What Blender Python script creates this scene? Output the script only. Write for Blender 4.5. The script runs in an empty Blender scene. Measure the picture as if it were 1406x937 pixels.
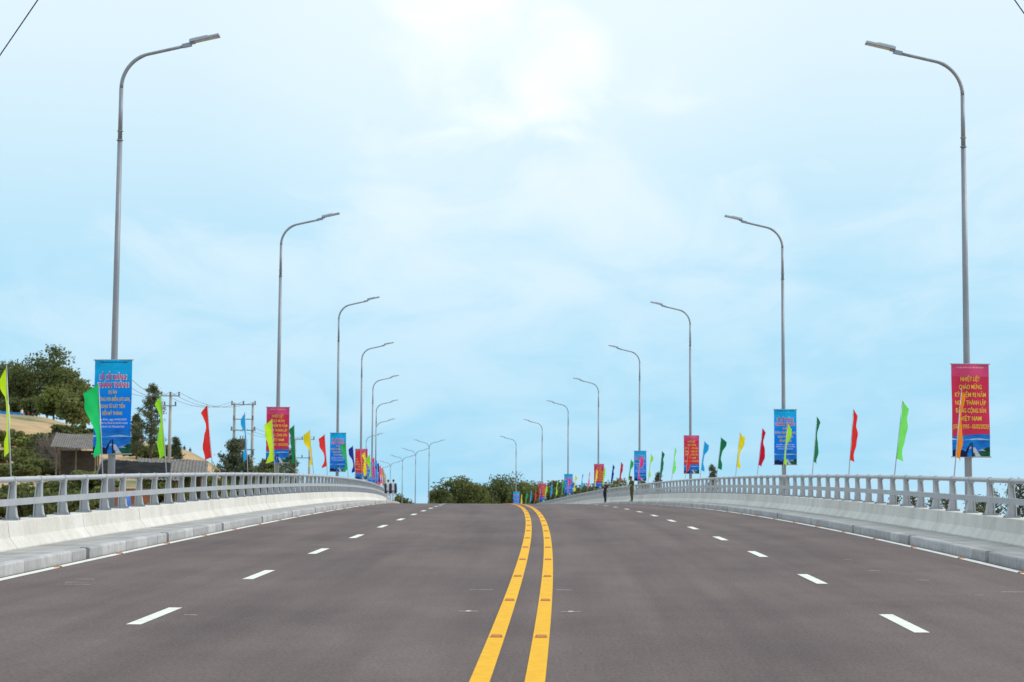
import bpy, math, random
import numpy as np
from mathutils import Vector, Matrix, Euler

# ------------------------------------------------------------------ camera
scene = bpy.context.scene
CAM_H, PITCH, ROLL, FPX = 1.7888, 0.08834, 0.0055, 2736.4
cam_data = bpy.data.cameras.new("camera")
cam_data.sensor_width = 36.0
cam_data.lens = FPX * 36.0 / 1406.0
cam_data.clip_end = 9000
cam_data.dof.use_dof = True
cam_data.dof.focus_distance = 27.0
cam_data.dof.aperture_fstop = 5.0
cam = bpy.data.objects.new("camera", cam_data)
scene.collection.objects.link(cam)
cam.matrix_world = (Matrix.Translation((0, 0, CAM_H)) @ Matrix.Rotation(math.pi / 2 + PITCH, 4, 'X')
                    @ Matrix.Rotation(ROLL, 4, 'Z'))
scene.camera = cam

# ------------------------------------------------------------------ world, sun, exposure
SUN_EL, SUN_AZ = math.radians(40), math.radians(93)      # azimuth clockwise from +Y (the road's direction)
world = bpy.data.worlds.new("World")
scene.world = world
world.use_nodes = True
wn, wl = world.node_tree.nodes, world.node_tree.links
wn.clear()
def W(t, **kw):
    n = wn.new(t)
    for k, v in kw.items():
        setattr(n, k, v)
    return n
def wmath(op, a, b=None, c=None):
    n = W('ShaderNodeMath', operation=op)
    for i, q in enumerate((a, b, c)):
        if q is None: continue
        if isinstance(q, (int, float)): n.inputs[i].default_value = q
        else: wl.new(q, n.inputs[i])
    return n.outputs[0]
def wmix(fac, a, b):
    n = W('ShaderNodeMix', data_type='RGBA')
    for i, q in ((0, fac), (6, a), (7, b)):
        if isinstance(q, (int, float)): n.inputs[i].default_value = q
        elif isinstance(q, tuple): n.inputs[i].default_value = q
        else: wl.new(q, n.inputs[i])
    return n.outputs[2]
def wramp(x, lo, hi):
    n = W('ShaderNodeMapRange', interpolation_type='SMOOTHSTEP')
    wl.new(x, n.inputs[0]); n.inputs[1].default_value = lo; n.inputs[2].default_value = hi
    return n.outputs[0]
sky = W('ShaderNodeTexSky', sky_type='NISHITA', sun_disc=False, sun_elevation=SUN_EL, sun_rotation=SUN_AZ,
        air_density=1.0, dust_density=2.5, ozone_density=1.2)
tc = W('ShaderNodeTexCoord')
sep = W('ShaderNodeSeparateXYZ'); wl.new(tc.outputs['Generated'], sep.inputs[0])
el = wmath('MAXIMUM', sep.outputs[2], 0.0)
den = wmath('ADD', el, 0.16)
comb = W('ShaderNodeCombineXYZ')
wl.new(wmath('DIVIDE', sep.outputs[0], den), comb.inputs[0])
wl.new(wmath('DIVIDE', sep.outputs[1], den), comb.inputs[1])
def wnoise(scale, detail, rough, off, dist=0.0):
    mp = W('ShaderNodeMapping'); mp.inputs[1].default_value = off; mp.inputs[3].default_value = (1.0, 0.55, 1.0)
    wl.new(comb.outputs[0], mp.inputs[0])
    n = W('ShaderNodeTexNoise'); wl.new(mp.outputs[0], n.inputs['Vector'])
    n.inputs['Scale'].default_value = scale; n.inputs['Detail'].default_value = detail
    n.inputs['Roughness'].default_value = rough; n.inputs['Distortion'].default_value = dist
    return n.outputs[0]
n1 = wnoise(1.15, 4, 0.5, (3.1, 1.7, 0), 0.3)
n2 = wnoise(4.6, 5, 0.55, (0.3, 8.2, 0), 0.5)
cl = wmath('ADD', wmath('MULTIPLY', n1, 0.55), wmath('MULTIPLY', n2, 0.45))
cloud = wramp(cl, 0.35, 0.65)
haze_blue = (4.05, 7.85, 10.3, 1)
high_blue = (5.9, 8.75, 10.3, 1)
white = (9.75, 10.25, 10.6, 1)
grad = wramp(el, 0.02, 0.24)
tint = wmix(grad, haze_blue, high_blue)
base = wmix(0.9, sky.outputs[0], tint)            # thin even overcast over the clear sky
cov = wmath('MULTIPLY', cloud, wmath('ADD', wmath('MULTIPLY', grad, 0.42), 0.24))
veil = wmath('MULTIPLY', wramp(el, 0.09, 0.30), 0.62)   # the overcast gets whiter towards the zenith
colr = wmix(wmath('MAXIMUM', cov, veil), base, white)
# bright break in the cloud where the veiled light comes through
dn = W('ShaderNodeVectorMath', operation='DOT_PRODUCT')
nrm = W('ShaderNodeVectorMath', operation='NORMALIZE'); wl.new(tc.outputs['Generated'], nrm.inputs[0])
wl.new(nrm.outputs[0], dn.inputs[0])
gd = Vector((-0.006, 1, 0.243)).normalized(); dn.inputs[1].default_value = gd
gl = wmath('ADD', dn.outputs['Value'], wmath('MULTIPLY', wmath('SUBTRACT', n2, 0.5), 0.0065))
g1 = wmath('ADD', wmath('MULTIPLY', wramp(gl, 0.9980, 1.0003), 0.48), wmath('MULTIPLY', wramp(gl, 0.986, 1.0005), 0.20))
colr = wmix(wmath('MULTIPLY', g1, 0.9), colr, (11.5, 11.6, 11.7, 1))
bg = W('ShaderNodeBackground'); wl.new(colr, bg.inputs[0]); bg.inputs[1].default_value = 0.1
wo = W('ShaderNodeOutputWorld'); wl.new(bg.outputs[0], wo.inputs[0])

sun_d = bpy.data.lights.new("sun", 'SUN')
sun_d.energy = 2.2; sun_d.angle = math.radians(22); sun_d.color = (1.0, 0.93, 0.84)
sun = bpy.data.objects.new("sun", sun_d); scene.collection.objects.link(sun)
sd = Vector((math.sin(SUN_AZ) * math.cos(SUN_EL), math.cos(SUN_AZ) * math.cos(SUN_EL), math.sin(SUN_EL)))
sun.rotation_euler = (-sd).to_track_quat('-Z', 'Y').to_euler()

scene.view_settings.view_transform = 'Standard'
scene.view_settings.look = 'None'
scene.view_settings.exposure = 0.0
scene.view_settings.gamma = 1.0
scene.view_settings.use_curve_mapping = False
scene.render.engine = 'CYCLES'

COL = scene.collection

# ------------------------------------------------------------------ helpers
class MB:
    def __init__(self):
        self.v = []; self.f = []; self.m = []
    def quad(self, a, b, c, d, mi=0):
        n = len(self.v); self.v += [a, b, c, d]; self.f.append((n, n+1, n+2, n+3)); self.m.append(mi)
    def poly(self, pts, mi=0):
        n = len(self.v); self.v += list(pts); self.f.append(tuple(range(n, n+len(pts)))); self.m.append(mi)
    def hexa(self, p, mi=0):
        n = len(self.v); self.v += list(p)
        for f in ((0,3,2,1),(4,5,6,7),(0,1,5,4),(1,2,6,5),(2,3,7,6),(3,0,4,7)):
            self.f.append(tuple(n+i for i in f)); self.m.append(mi)
    def box(self, c, s, mi=0, rot=None):
        x, y, z = s[0]/2, s[1]/2, s[2]/2
        p = [(-x,-y,-z),(x,-y,-z),(x,y,-z),(-x,y,-z),(-x,-y,z),(x,-y,z),(x,y,z),(-x,y,z)]
        if rot is not None: p = [rot @ Vector(q) for q in p]
        self.hexa([(q[0]+c[0], q[1]+c[1], q[2]+c[2]) for q in p], mi)
    def tube(self, pts, rad, n=8, mi=0, caps=True):
        pts = [Vector(p) for p in pts]
        if not hasattr(rad, '__len__'): rad = [rad]*len(pts)
        base = len(self.v); up = None
        for i, p in enumerate(pts):
            t = (pts[min(i+1, len(pts)-1)] - pts[max(i-1, 0)]).normalized()
            if up is None:
                up = Vector((0,0,1)) if abs(t.z) < .9 else Vector((1,0,0))
            a = t.cross(up).normalized(); b = a.cross(t).normalized(); up = b
            for k in range(n):
                an = 2*math.pi*k/n
                self.v.append(tuple(p + (a*math.cos(an) + b*math.sin(an))*rad[i]))
        for i in range(len(pts)-1):
            for k in range(n):
                q = base+i*n; k2 = (k+1) % n
                self.f.append((q+k, q+k2, q+n+k2, q+n+k)); self.m.append(mi)
        if caps:
            self.f.append(tuple(base+k for k in reversed(range(n)))); self.m.append(mi)
            e = base+(len(pts)-1)*n
            self.f.append(tuple(e+k for k in range(n))); self.m.append(mi)
    def ring(self, c, r, h, n=14, mi=0):
        self.tube([(c[0],c[1],c[2]-h/2),(c[0],c[1],c[2]+h/2)], r, n, mi)
    def mesh(self, name, mats, smooth=False):
        me = bpy.data.meshes.new(name)
        me.from_pydata([tuple(q) for q in self.v], [], self.f)
        for m in (mats if isinstance(mats, (list, tuple)) else [mats]): me.materials.append(m)
        if len(set(self.m)) > 1: me.polygons.foreach_set('material_index', self.m)
        if smooth: me.polygons.foreach_set('use_smooth', [len(f) <= 4 for f in self.f])
        me.update(); return me

def link(name, data, parent=None, loc=None, rotz=None):
    o = bpy.data.objects.new(name, data); COL.objects.link(o)
    if parent is not None: o.parent = parent
    if loc is not None: o.location = loc
    if rotz is not None: o.rotation_euler = (0, 0, rotz)
    return o
def tag(o, label=None, cat=None, group=None, kind=None):
    if label: o['label'] = label
    if cat: o['category'] = cat
    if group: o['group'] = group
    if kind: o['kind'] = kind
    return o
ORD = ['first','second','third','fourth','fifth','sixth','seventh','eighth','ninth','tenth','eleventh','twelfth',
       'thirteenth','fourteenth','fifteenth','sixteenth','seventeenth','eighteenth','nineteenth','twentieth']
ORD += ['twenty-'+w for w in ORD[:9]] + ['thirtieth'] + ['thirty-'+w for w in ORD[:9]]

# ------------------------------------------------------------------ materials
def mat(name, col, rough=0.6, metal=0.0, var=0.0, vscale=3.0, col2=None, bump=0.0, bscale=40.0, coords='Object',
        transl=0.0, spec=0.5, stretch=None, detail=5, objvar=0.0):
    m = bpy.data.materials.new(name); m.use_nodes = True
    nt = m.node_tree; b = nt.nodes['Principled BSDF']
    b.inputs['Roughness'].default_value = rough; b.inputs['Metallic'].default_value = metal
    b.inputs['Specular IOR Level'].default_value = spec
    t = nt.nodes.new('ShaderNodeTexCoord')
    vec = t.outputs[coords]
    if stretch:
        mp = nt.nodes.new('ShaderNodeMapping'); mp.inputs[3].default_value = stretch
        nt.links.new(vec, mp.inputs[0]); vec = mp.outputs[0]
    if col2 is None: col2 = tuple(c*(1-var) for c in col)
    n = nt.nodes.new('ShaderNodeTexNoise'); n.inputs['Scale'].default_value = vscale
    n.inputs['Detail'].default_value = detail; n.inputs['Roughness'].default_value = 0.6
    nt.links.new(vec, n.inputs['Vector'])
    r = nt.nodes.new('ShaderNodeValToRGB'); r.color_ramp.elements[0].position = 0.33; r.color_ramp.elements[1].position = 0.67
    r.color_ramp.elements[0].color = (*col2, 1); r.color_ramp.elements[1].color = (*col, 1)
    nt.links.new(n.outputs[0], r.inputs[0])
    out = r.outputs[0]
    if objvar:
        oi = nt.nodes.new('ShaderNodeObjectInfo'); hs = nt.nodes.new('ShaderNodeHueSaturation')
        mr = nt.nodes.new('ShaderNodeMapRange'); mr.inputs[3].default_value = 1-objvar; mr.inputs[4].default_value = 1+objvar
        nt.links.new(oi.outputs['Random'], mr.inputs[0]); nt.links.new(mr.outputs[0], hs.inputs['Value'])
        nt.links.new(out, hs.inputs['Color']); out = hs.outputs[0]
    nt.links.new(out, b.inputs['Base Color'])
    if bump:
        n2 = nt.nodes.new('ShaderNodeTexNoise'); n2.inputs['Scale'].default_value = bscale; n2.inputs['Detail'].default_value = 4
        nt.links.new(t.outputs[coords], n2.inputs['Vector'])
        bp = nt.nodes.new('ShaderNodeBump'); bp.inputs['Strength'].default_value = bump; bp.inputs['Distance'].default_value = 0.02
        nt.links.new(n2.outputs[0], bp.inputs['Height']); nt.links.new(bp.outputs[0], b.inputs['Normal'])
    if transl:
        tr = nt.nodes.new('ShaderNodeBsdfTranslucent'); nt.links.new(out, tr.inputs[0])
        mx = nt.nodes.new('ShaderNodeMixShader'); mx.inputs[0].default_value = transl
        nt.links.new(b.outputs[0], mx.inputs[1]); nt.links.new(tr.outputs[0], mx.inputs[2])
        nt.links.new(mx.outputs[0], nt.nodes['Material Output'].inputs[0])
    return m

def asphalt_mat():
    m = bpy.data.materials.new('asphalt'); m.use_nodes = True
    nt = m.node_tree; b = nt.nodes['Principled BSDF']; L = nt.links.new
    b.inputs['Roughness'].default_value = 0.85; b.inputs['Specular IOR Level'].default_value = 0.3
    uv = nt.nodes.new('ShaderNodeUVMap'); uv.uv_map = 'UVMap'
    def noise(scale, detail, st):
        mp = nt.nodes.new('ShaderNodeMapping'); mp.inputs[3].default_value = st; L(uv.outputs[0], mp.inputs[0])
        n = nt.nodes.new('ShaderNodeTexNoise'); n.inputs['Scale'].default_value = scale; n.inputs['Detail'].default_value = detail
        n.inputs['Roughness'].default_value = 0.65
        L(mp.outputs[0], n.inputs['Vector']); return n.outputs[0]
    def ramp(x, c0, c1, p0, p1):
        r = nt.nodes.new('ShaderNodeValToRGB'); r.color_ramp.elements[0].color = (*c0, 1); r.color_ramp.elements[1].color = (*c1, 1)
        r.color_ramp.elements[0].position = p0; r.color_ramp.elements[1].position = p1; L(x, r.inputs[0]); return r.outputs[0]
    def mul(a, c, f):
        x = nt.nodes.new('ShaderNodeMix'); x.data_type = 'RGBA'; x.blend_type = 'MULTIPLY'; x.inputs[0].default_value = f
        L(a, x.inputs[6]); L(c, x.inputs[7]); return x.outputs[2]
    broad = ramp(noise(0.22, 4, (1.0, 0.5, 1)), (0.158, 0.120, 0.114), (0.192, 0.146, 0.138), .3, .7)
    lanes = ramp(noise(0.9, 4, (1.0, 0.035, 1)), (.66, .65, .66), (1, 1, 1), .34, .60)      # wheel tracks along the lanes
    patch = ramp(noise(0.35, 5, (1, .6, 1)), (.74, .73, .75), (1.0, 1.0, 1.0), .35, .6)
    grain = ramp(noise(34, 4, (1, .35, 1)), (.60, .60, .60), (1.24, 1.23, 1.23), .3, .72)
    grit = ramp(noise(110, 2, (1, .8, 1)), (.70, .70, .70), (1.25, 1.25, 1.25), .3, .72)
    c = mul(mul(mul(mul(broad, lanes, .8), patch, .9), grain, .85), grit, .8)
    L(c, b.inputs['Base Color'])
    bp = nt.nodes.new('ShaderNodeBump'); bp.inputs['Strength'].default_value = 0.5; bp.inputs['Distance'].default_value = 0.01
    L(noise(90, 3, (1, 1, 1)), bp.inputs['Height']); L(bp.outputs[0], b.inputs['Normal'])
    return m

def pave_mat():
    m = bpy.data.materials.new('paving'); m.use_nodes = True
    nt = m.node_tree; b = nt.nodes['Principled BSDF']; L = nt.links.new
    b.inputs['Roughness'].default_value = 0.85
    uv = nt.nodes.new('ShaderNodeUVMap'); uv.uv_map = 'UVMap'
    br = nt.nodes.new('ShaderNodeTexBrick'); L(uv.outputs[0], br.inputs['Vector'])
    br.offset = 0.0; br.inputs['Scale'].default_value = 1.0
    br.inputs['Brick Width'].default_value = 0.4; br.inputs['Row Height'].default_value = 0.8
    br.inputs['Mortar Size'].default_value = 0.012; br.inputs['Mortar Smooth'].default_value = 0.2
    br.inputs['Color1'].default_value = (0.36, 0.355, 0.35, 1); br.inputs['Color2'].default_value = (0.43, 0.425, 0.42, 1)
    br.inputs['Mortar'].default_value = (0.22, 0.215, 0.21, 1)
    n = nt.nodes.new('ShaderNodeTexNoise'); n.inputs['Scale'].default_value = 1.4; n.inputs['Detail'].default_value = 6
    L(uv.outputs[0], n.inputs['Vector'])
    r = nt.nodes.new('ShaderNodeValToRGB'); r.color_ramp.elements[0].color = (.72, .71, .7, 1); r.color_ramp.elements[1].color = (1.08, 1.08, 1.07, 1)
    r.color_ramp.elements[0].position = .3; r.color_ramp.elements[1].position = .7
    L(n.outputs[0], r.inputs[0])
    x = nt.nodes.new('ShaderNodeMix'); x.data_type = 'RGBA'; x.blend_type = 'MULTIPLY'; x.inputs[0].default_value = 1
    L(br.outputs[0], x.inputs[6]); L(r.outputs[0], x.inputs[7]); L(x.outputs[2], b.inputs['Base Color'])
    return m

def concrete_mat():
    m = bpy.data.materials.new('parapet_concrete'); m.use_nodes = True
    nt = m.node_tree; b = nt.nodes['Principled BSDF']; L = nt.links.new
    b.inputs['Roughness'].default_value = 0.9; b.inputs['Specular IOR Level'].default_value = 0.25
    t = nt.nodes.new('ShaderNodeTexCoord')
    def noise(scale, detail, st):
        mp = nt.nodes.new('ShaderNodeMapping'); mp.inputs[3].default_value = st; L(t.outputs['Object'], mp.inputs[0])
        n = nt.nodes.new('ShaderNodeTexNoise'); n.inputs['Scale'].default_value = scale; n.inputs['Detail'].default_value = detail
        n.inputs['Roughness'].default_value = .62
        L(mp.outputs[0], n.inputs['Vector']); return n.outputs[0]
    def ramp(x, c0, c1, p0, p1):
        r = nt.nodes.new('ShaderNodeValToRGB'); r.color_ramp.elements[0].color = (*c0, 1); r.color_ramp.elements[1].color = (*c1, 1)
        r.color_ramp.elements[0].position = p0; r.color_ramp.elements[1].position = p1; L(x, r.inputs[0]); return r.outputs[0]
    a = ramp(noise(.5, 6, (1, 1, 1)), (0.61, 0.59, 0.55), (0.74, 0.72, 0.685), .3, .7)
    s = ramp(noise(1.7, 6, (1, 1, .22)), (.70, .685, .65), (1.04, 1.04, 1.04), .32, .6)       # run-off streaks
    g = ramp(noise(18, 4, (1, 1, 1)), (.88, .87, .85), (1.06, 1.06, 1.06), .3, .7)
    def mul(p, q, f):
        x = nt.nodes.new('ShaderNodeMix'); x.data_type = 'RGBA'; x.blend_type = 'MULTIPLY'; x.inputs[0].default_value = f
        L(p, x.inputs[6]); L(q, x.inputs[7]); return x.outputs[2]
    L(mul(mul(a, s, .42), g, .9), b.inputs['Base Color'])
    bp = nt.nodes.new('ShaderNodeBump'); bp.inputs['Strength'].default_value = .25; bp.inputs['Distance'].default_value = .01
    L(noise(30, 4, (1, 1, 1)), bp.inputs['Height']); L(bp.outputs[0], b.inputs['Normal'])
    return m

M = {}
M['asphalt'] = asphalt_mat()
M['paving'] = pave_mat()
M['concrete'] = concrete_mat()
M['kerb'] = mat('kerb_granite', (0.46, 0.455, 0.46), .8, col2=(0.35, 0.345, 0.35), vscale=5, bump=.3, bscale=60, objvar=.16)
M['yellow'] = mat('yellow_paint', (0.84, 0.46, 0.012), .7, col2=(0.74, 0.38, 0.012), vscale=9, spec=.2, bump=.15, bscale=90)
M['white_paint'] = mat('white_paint', (0.82, 0.82, 0.76), .6, col2=(0.68, 0.67, 0.61), vscale=4, bump=.15, bscale=90)
M['chalk'] = mat('chalk', (0.62, 0.60, 0.58), .9, col2=(0.30, 0.28, 0.28), vscale=7)
M['stud_rim'] = mat('stud_rim', (0.22, 0.15, 0.10), .5, col2=(0.16, 0.11, 0.08))
M['stud_orange'] = mat('stud_reflector', (0.75, 0.22, 0.03), .3, col2=(0.6, 0.2, 0.05), vscale=30)
M['steel'] = mat('painted_steel', (0.49, 0.50, 0.52), .45, 0.2, col2=(0.42, 0.43, 0.45), vscale=2.5)
M['galv'] = mat('galvanised_steel', (0.30, 0.325, 0.37), .5, .3, col2=(0.24, 0.26, 0.30), vscale=3, stretch=(3, 3, .6))
M['lum'] = mat('luminaire_body', (0.30, 0.34, 0.42), .4, .3, col2=(0.25, 0.29, 0.36), vscale=4)
M['lens'] = mat('luminaire_lens', (0.55, 0.50, 0.42), .2, 0, col2=(0.30, 0.29, 0.28), vscale=14)
M['bar'] = mat('banner_bar', (0.40, 0.41, 0.43), .4, .5, col2=(0.3, 0.31, 0.33))
M['pole_alu'] = mat('flag_staff', (0.50, 0.52, 0.56), .45, .4, col2=(0.42, 0.43, 0.46))
M['slot_shade'] = mat('drain_slot', (0.02, 0.02, 0.02), .9, col2=(0.015, 0.015, 0.015))  # near-black colour paints in the shade inside the kerb's drain gaps
M['cord'] = mat('dark_cord', (0.03, 0.03, 0.035), .8, col2=(0.02, 0.02, 0.02))
M['cpole'] = mat('concrete_pole', (0.42, 0.40, 0.38), .9, col2=(0.34, 0.33, 0.31), vscale=2)
M['wire'] = mat('wire', (0.12, 0.12, 0.13), .6, col2=(0.10, 0.10, 0.11))
M['insul'] = mat('insulator', (0.12, 0.10, 0.10), .3, col2=(0.09, 0.08, 0.08))
M['trunk'] = mat('bark', (0.16, 0.125, 0.095), .95, col2=(0.09, 0.07, 0.055), vscale=4, bump=.5, bscale=12)
def leaf(name, c, c2, vs=.45, tr=.3):
    return mat(name, c, .75, col2=c2, vscale=vs, transl=tr, spec=.2, detail=3, objvar=.15)
M['leaf_dark'] = leaf('leaf_dark', (0.165, 0.190, 0.070), (0.090, 0.112, 0.044))
M['leaf_mid'] = leaf('leaf_mid', (0.215, 0.235, 0.080), (0.120, 0.145, 0.050))
M['leaf_light'] = leaf('leaf_light', (0.24, 0.27, 0.075), (0.14, 0.18, 0.050))
M['needle'] = leaf('needle', (0.155, 0.180, 0.100), (0.095, 0.118, 0.066), tr=.2)
M['twig'] = mat('dead_twig', (0.24, 0.20, 0.165), .9, col2=(0.15, 0.125, 0.11), vscale=2)

# ------------------------------------------------------------------ the road's line and profile
DS = 0.5
S = np.arange(-40, 760, DS)
k0, k1, k2 = -5.5658e-4, -3.02e-7, 1.4918e-8
kap = np.where(S < 235, k0 + k1*S + k2*S**2/2, -0.00052)
kap = np.where(S < 0, k0, kap)
TH = np.cumsum(kap)*DS
I0 = int(round(40/DS))
TH = TH - TH[I0] + 0.037742
a1, a2, a3, a4 = 0.037956, -2.92927e-4, 6.534e-7, -1.3798e-9
slope = a1 + a2*S + a3*S**2/2 + a4*S**3/6
e_ = np.clip((S-245)/55, 0, 1); e_ = e_*e_*(3-2*e_)
slope = slope*(1-e_)
slope = np.where(S < 0, a1*np.clip(1 + S/40, 0, 1), slope)
X = np.cumsum(np.sin(TH))*DS; X = X - X[I0] - 0.53249
Y = np.cumsum(np.cos(TH))*DS; Y = Y - Y[I0]
Z = np.cumsum(slope)*DS; Z = Z - Z[I0]
CROSS = 0.0018932
def th(s): return float(np.interp(s, S, TH))
def P(s, l=0.0, dz=0.0):
    t = th(s)
    return Vector((float(np.interp(s, S, X)) + l*math.cos(t), float(np.interp(s, S, Y)) - l*math.sin(t),
                   float(np.interp(s, S, Z)) + l*CROSS + dz))
def pix(px, py, d):                      # a direction seen from the viewpoint, at a forward distance in metres
    u, v = px-703.0, py-468.5
    u, v = u*math.cos(ROLL)+v*math.sin(ROLL), -u*math.sin(ROLL)+v*math.cos(ROLL)
    y = math.cos(PITCH) + (v/FPX)*math.sin(PITCH); z = math.sin(PITCH) - (v/FPX)*math.cos(PITCH)
    return Vector((u/FPX/y*d, d, CAM_H + z/y*d))

def strip(name, l0, l1, s0, s1, dz, material, step=1.0, parent=None, uv=False, nl=1):
    ss = np.arange(s0, s1+1e-6, step); v = []; f = []; uvs = []
    ls = np.linspace(l0, l1, nl+1)
    for s in ss:
        for l in ls:
            v.append(tuple(P(s, l, dz))); uvs.append((l, s))
    for i in range(len(ss)-1):
        for j in range(nl):
            q = i*(nl+1)+j; f.append((q, q+1, q+nl+2, q+nl+1))
    me = bpy.data.meshes.new(name); me.from_pydata(v, [], f); me.materials.append(material)
    if uv:
        lay = me.uv_layers.new(name='UVMap')
        for lo in me.loops: lay.data[lo.index].uv = uvs[lo.vertex_index]
    me.update(); return link(name, me, parent)

# ------------------------------------------------------------------ setting: ground, road, pavements
def hill(x, y):
    """dune on the dune side: height above the plain"""
    if y < 60: return 0.0
    a = 703 + FPX*x/y
    if a > 640: return 0.0
    xs = [-900, -200, 0, 60, 110, 150, 200, 240, 262, 285, 310, 340, 380, 430, 500, 640]
    hs = [15.0, 17.0, 17.4, 16.6, 14.5, 13.0, 12.6, 12.4, 11.6, 10.2, 8.3, 6.2, 4.2, 2.4, 1.2, 0.0]
    h = float(np.interp(a, xs, hs))
    t = min(max((y-80)/250, 0), 1); t = t*t*(3-2*t)
    fall = min(max((y-380)/160, 0), 1)
    und = 0.35*math.sin(x*.21+y*.07)+.3*math.sin(x*.09-y*.13+1.3)
    return (h+und*min(1, h/6))*t*(1-.8*fall)
def ground_z(x, y):
    t = min(max(y/110, 0), 1); t = t*t*(3-2*t)
    z = -1.1 + 1.5*t + hill(x, y)
    yy = min(max(y, -38), 740)
    l = abs(x - float(np.interp(yy, Y, X)))
    zr = float(np.interp(yy, Y, Z)) - 0.75
    w = min(max((l-12)/14, 0), 1); w = w*w*(3-2*w)
    if y > 740: w = 1
    return zr*(1-w) + z*w

def build_ground():
    xs = np.concatenate([[-4500, -2500, -1400, -800, -500, -350], np.arange(-260, -40, 4), np.arange(-40, 44, 2),
                         np.arange(48, 260, 12), [350, 500, 900, 1500, 2500, 4500]])
    ys = np.concatenate([[-900, -400, -200, -100], np.arange(-60, 420, 4), np.arange(430, 760, 15),
                         [800, 900, 1100, 1500, 2200, 3500, 6000]])
    v = [(float(x), float(y), ground_z(float(x), float(y))) for y in ys for x in xs]
    n = len(xs); f = [(j*n+i, j*n+i+1, (j+1)*n+i+1, (j+1)*n+i) for j in range(len(ys)-1) for i in range(n-1)]
    me = bpy.data.meshes.new('ground'); me.from_pydata(v, [], f)
    me.polygons.foreach_set('use_smooth', [True]*len(f))
    m = bpy.data.materials.new('sand_and_scrub'); m.use_nodes = True
    nt = m.node_tree; b = nt.nodes['Principled BSDF']; b.inputs['Roughness'].default_value = .95; L = nt.links.new
    t = nt.nodes.new('ShaderNodeTexCoord')
    def nz(sc, d):
        q = nt.nodes.new('ShaderNodeTexNoise'); q.inputs['Scale'].default_value = sc; q.inputs['Detail'].default_value = d
        L(t.outputs['Object'], q.inputs['Vector']); return q.outputs[0]
    def rp(x, c0, c1, p0, p1):
        r = nt.nodes.new('ShaderNodeValToRGB'); r.color_ramp.elements[0].color = (*c0, 1); r.color_ramp.elements[1].color = (*c1, 1)
        r.color_ramp.elements[0].position = p0; r.color_ramp.elements[1].position = p1; L(x, r.inputs[0]); return r.outputs[0]
    sand = rp(nz(.3, 6), (0.36, 0.235, 0.115), (0.50, 0.35, 0.185), .3, .7)
    scrub = rp(nz(1.2, 5), (0.07, 0.10, 0.035), (0.20, 0.20, 0.08), .3, .7)
    mask = rp(nz(.045, 6), (0, 0, 0), (1, 1, 1), .52, .60)
    x = nt.nodes.new('ShaderNodeMix'); x.data_type = 'RGBA'; L(mask, x.inputs[0]); L(sand, x.inputs[6]); L(scrub, x.inputs[7])
    L(x.outputs[2], b.inputs['Base Color'])
    me.materials.append(m)
    tag(link('ground', me), kind='structure')
build_ground()

road = strip('road', -7.37, 7.37, -30, 700, 0.0, M['asphalt'], 1.0, uv=True, nl=8)
tag(road, kind='structure')
ZR = 0.004
for l in (-.21, .21):
    strip('centre_line', l-.078, l+.078, -20, 300, ZR, M['yellow'], .8, road)
for l in (-7.22, 7.22):
    strip('edge_line', l-.075, l+.075, -20, 300, ZR, M['white_paint'], .8, road)
for l, s0 in ((-3.9, 21.2), (3.9, 20.73)):
    for k in range(-2, 30):
        c = s0 + 7.344*k
        strip('lane_dash', l-.075, l+.075, c-1.1, c+1.1, ZR, M['white_paint'], 1.1, road)
# reflective studs
mb = MB()
mb.hexa([(-.056,-.05,0),(.056,-.05,0),(.056,.05,0),(-.056,.05,0),(-.045,-.03,.02),(.045,-.03,.02),(.045,.03,.02),(-.045,.03,.02)], 0)
mb.quad((-.044,-.048,.0045),(.044,-.048,.0045),(.040,-.0335,.0195),(-.040,-.0335,.0195), 1)
stud_me = mb.mesh('road_stud', [M['stud_rim'], M['stud_orange']])
def stud(s, l):
    o = link('road_stud', stud_me, road, P(s, l, ZR+.001), -th(s))
    o.rotation_euler[0] = math.atan(float(np.interp(s, S, slope)))
for k in range(-2, 26):
    for l in (-.21, .21): stud(18.93 + 4.687*k, l)
for l, s0 in ((-7.2, 30.2), (7.2, 29.72)):
    for k in range(-4, 24): stud(s0 + 4.336*k, l)
# chalked survey marks and scuffs on the asphalt
def mark(s, l, w, d, thin=.02):
    m_ = MB()
    n = 7
    for i in range(n-1):
        a, b_ = l-w/2+w*i/(n-1), l-w/2+w*(i+1)/(n-1)
        j0, j1 = random.uniform(-.01, .01), random.uniform(-.01, .01)
        m_.quad(P(s-thin+j0, a, ZR), P(s-thin+j1, b_, ZR), P(s+thin+j0, b_, ZR), P(s+thin+j1, a, ZR))
    if d: m_.poly([P(s + d*math.sin(q), l + .035*math.cos(q), ZR+.001) for q in np.linspace(0, 2*math.pi, 9)[:-1]])
    link('chalk_mark', m_.mesh('chalk_mark', M['chalk']), road)
random.seed(4)
for a in ((22.0, -.62, .22, .09), (22.0, .50, .22, .09), (25.5, -.62, .30, 0), (25.5, .43, .20, 0), (40.0, 0.02, .2, 0),
          (26.2, -5.95, .35, 0), (26.6, -6.05, .3, 0), (27.3, -6.1, .25, 0), (27.9, 5.4, .22, 0), (25.5, 6.1, .3, 0),
          (24.9, 5.55, .1, 0), (30.2, 5.1, .16, 0), (33.5, 5.2, .12, 0), (21.3, -3.55, .14, 0), (38.5, -4.2, .3, 0)):
    mark(*a)

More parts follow.
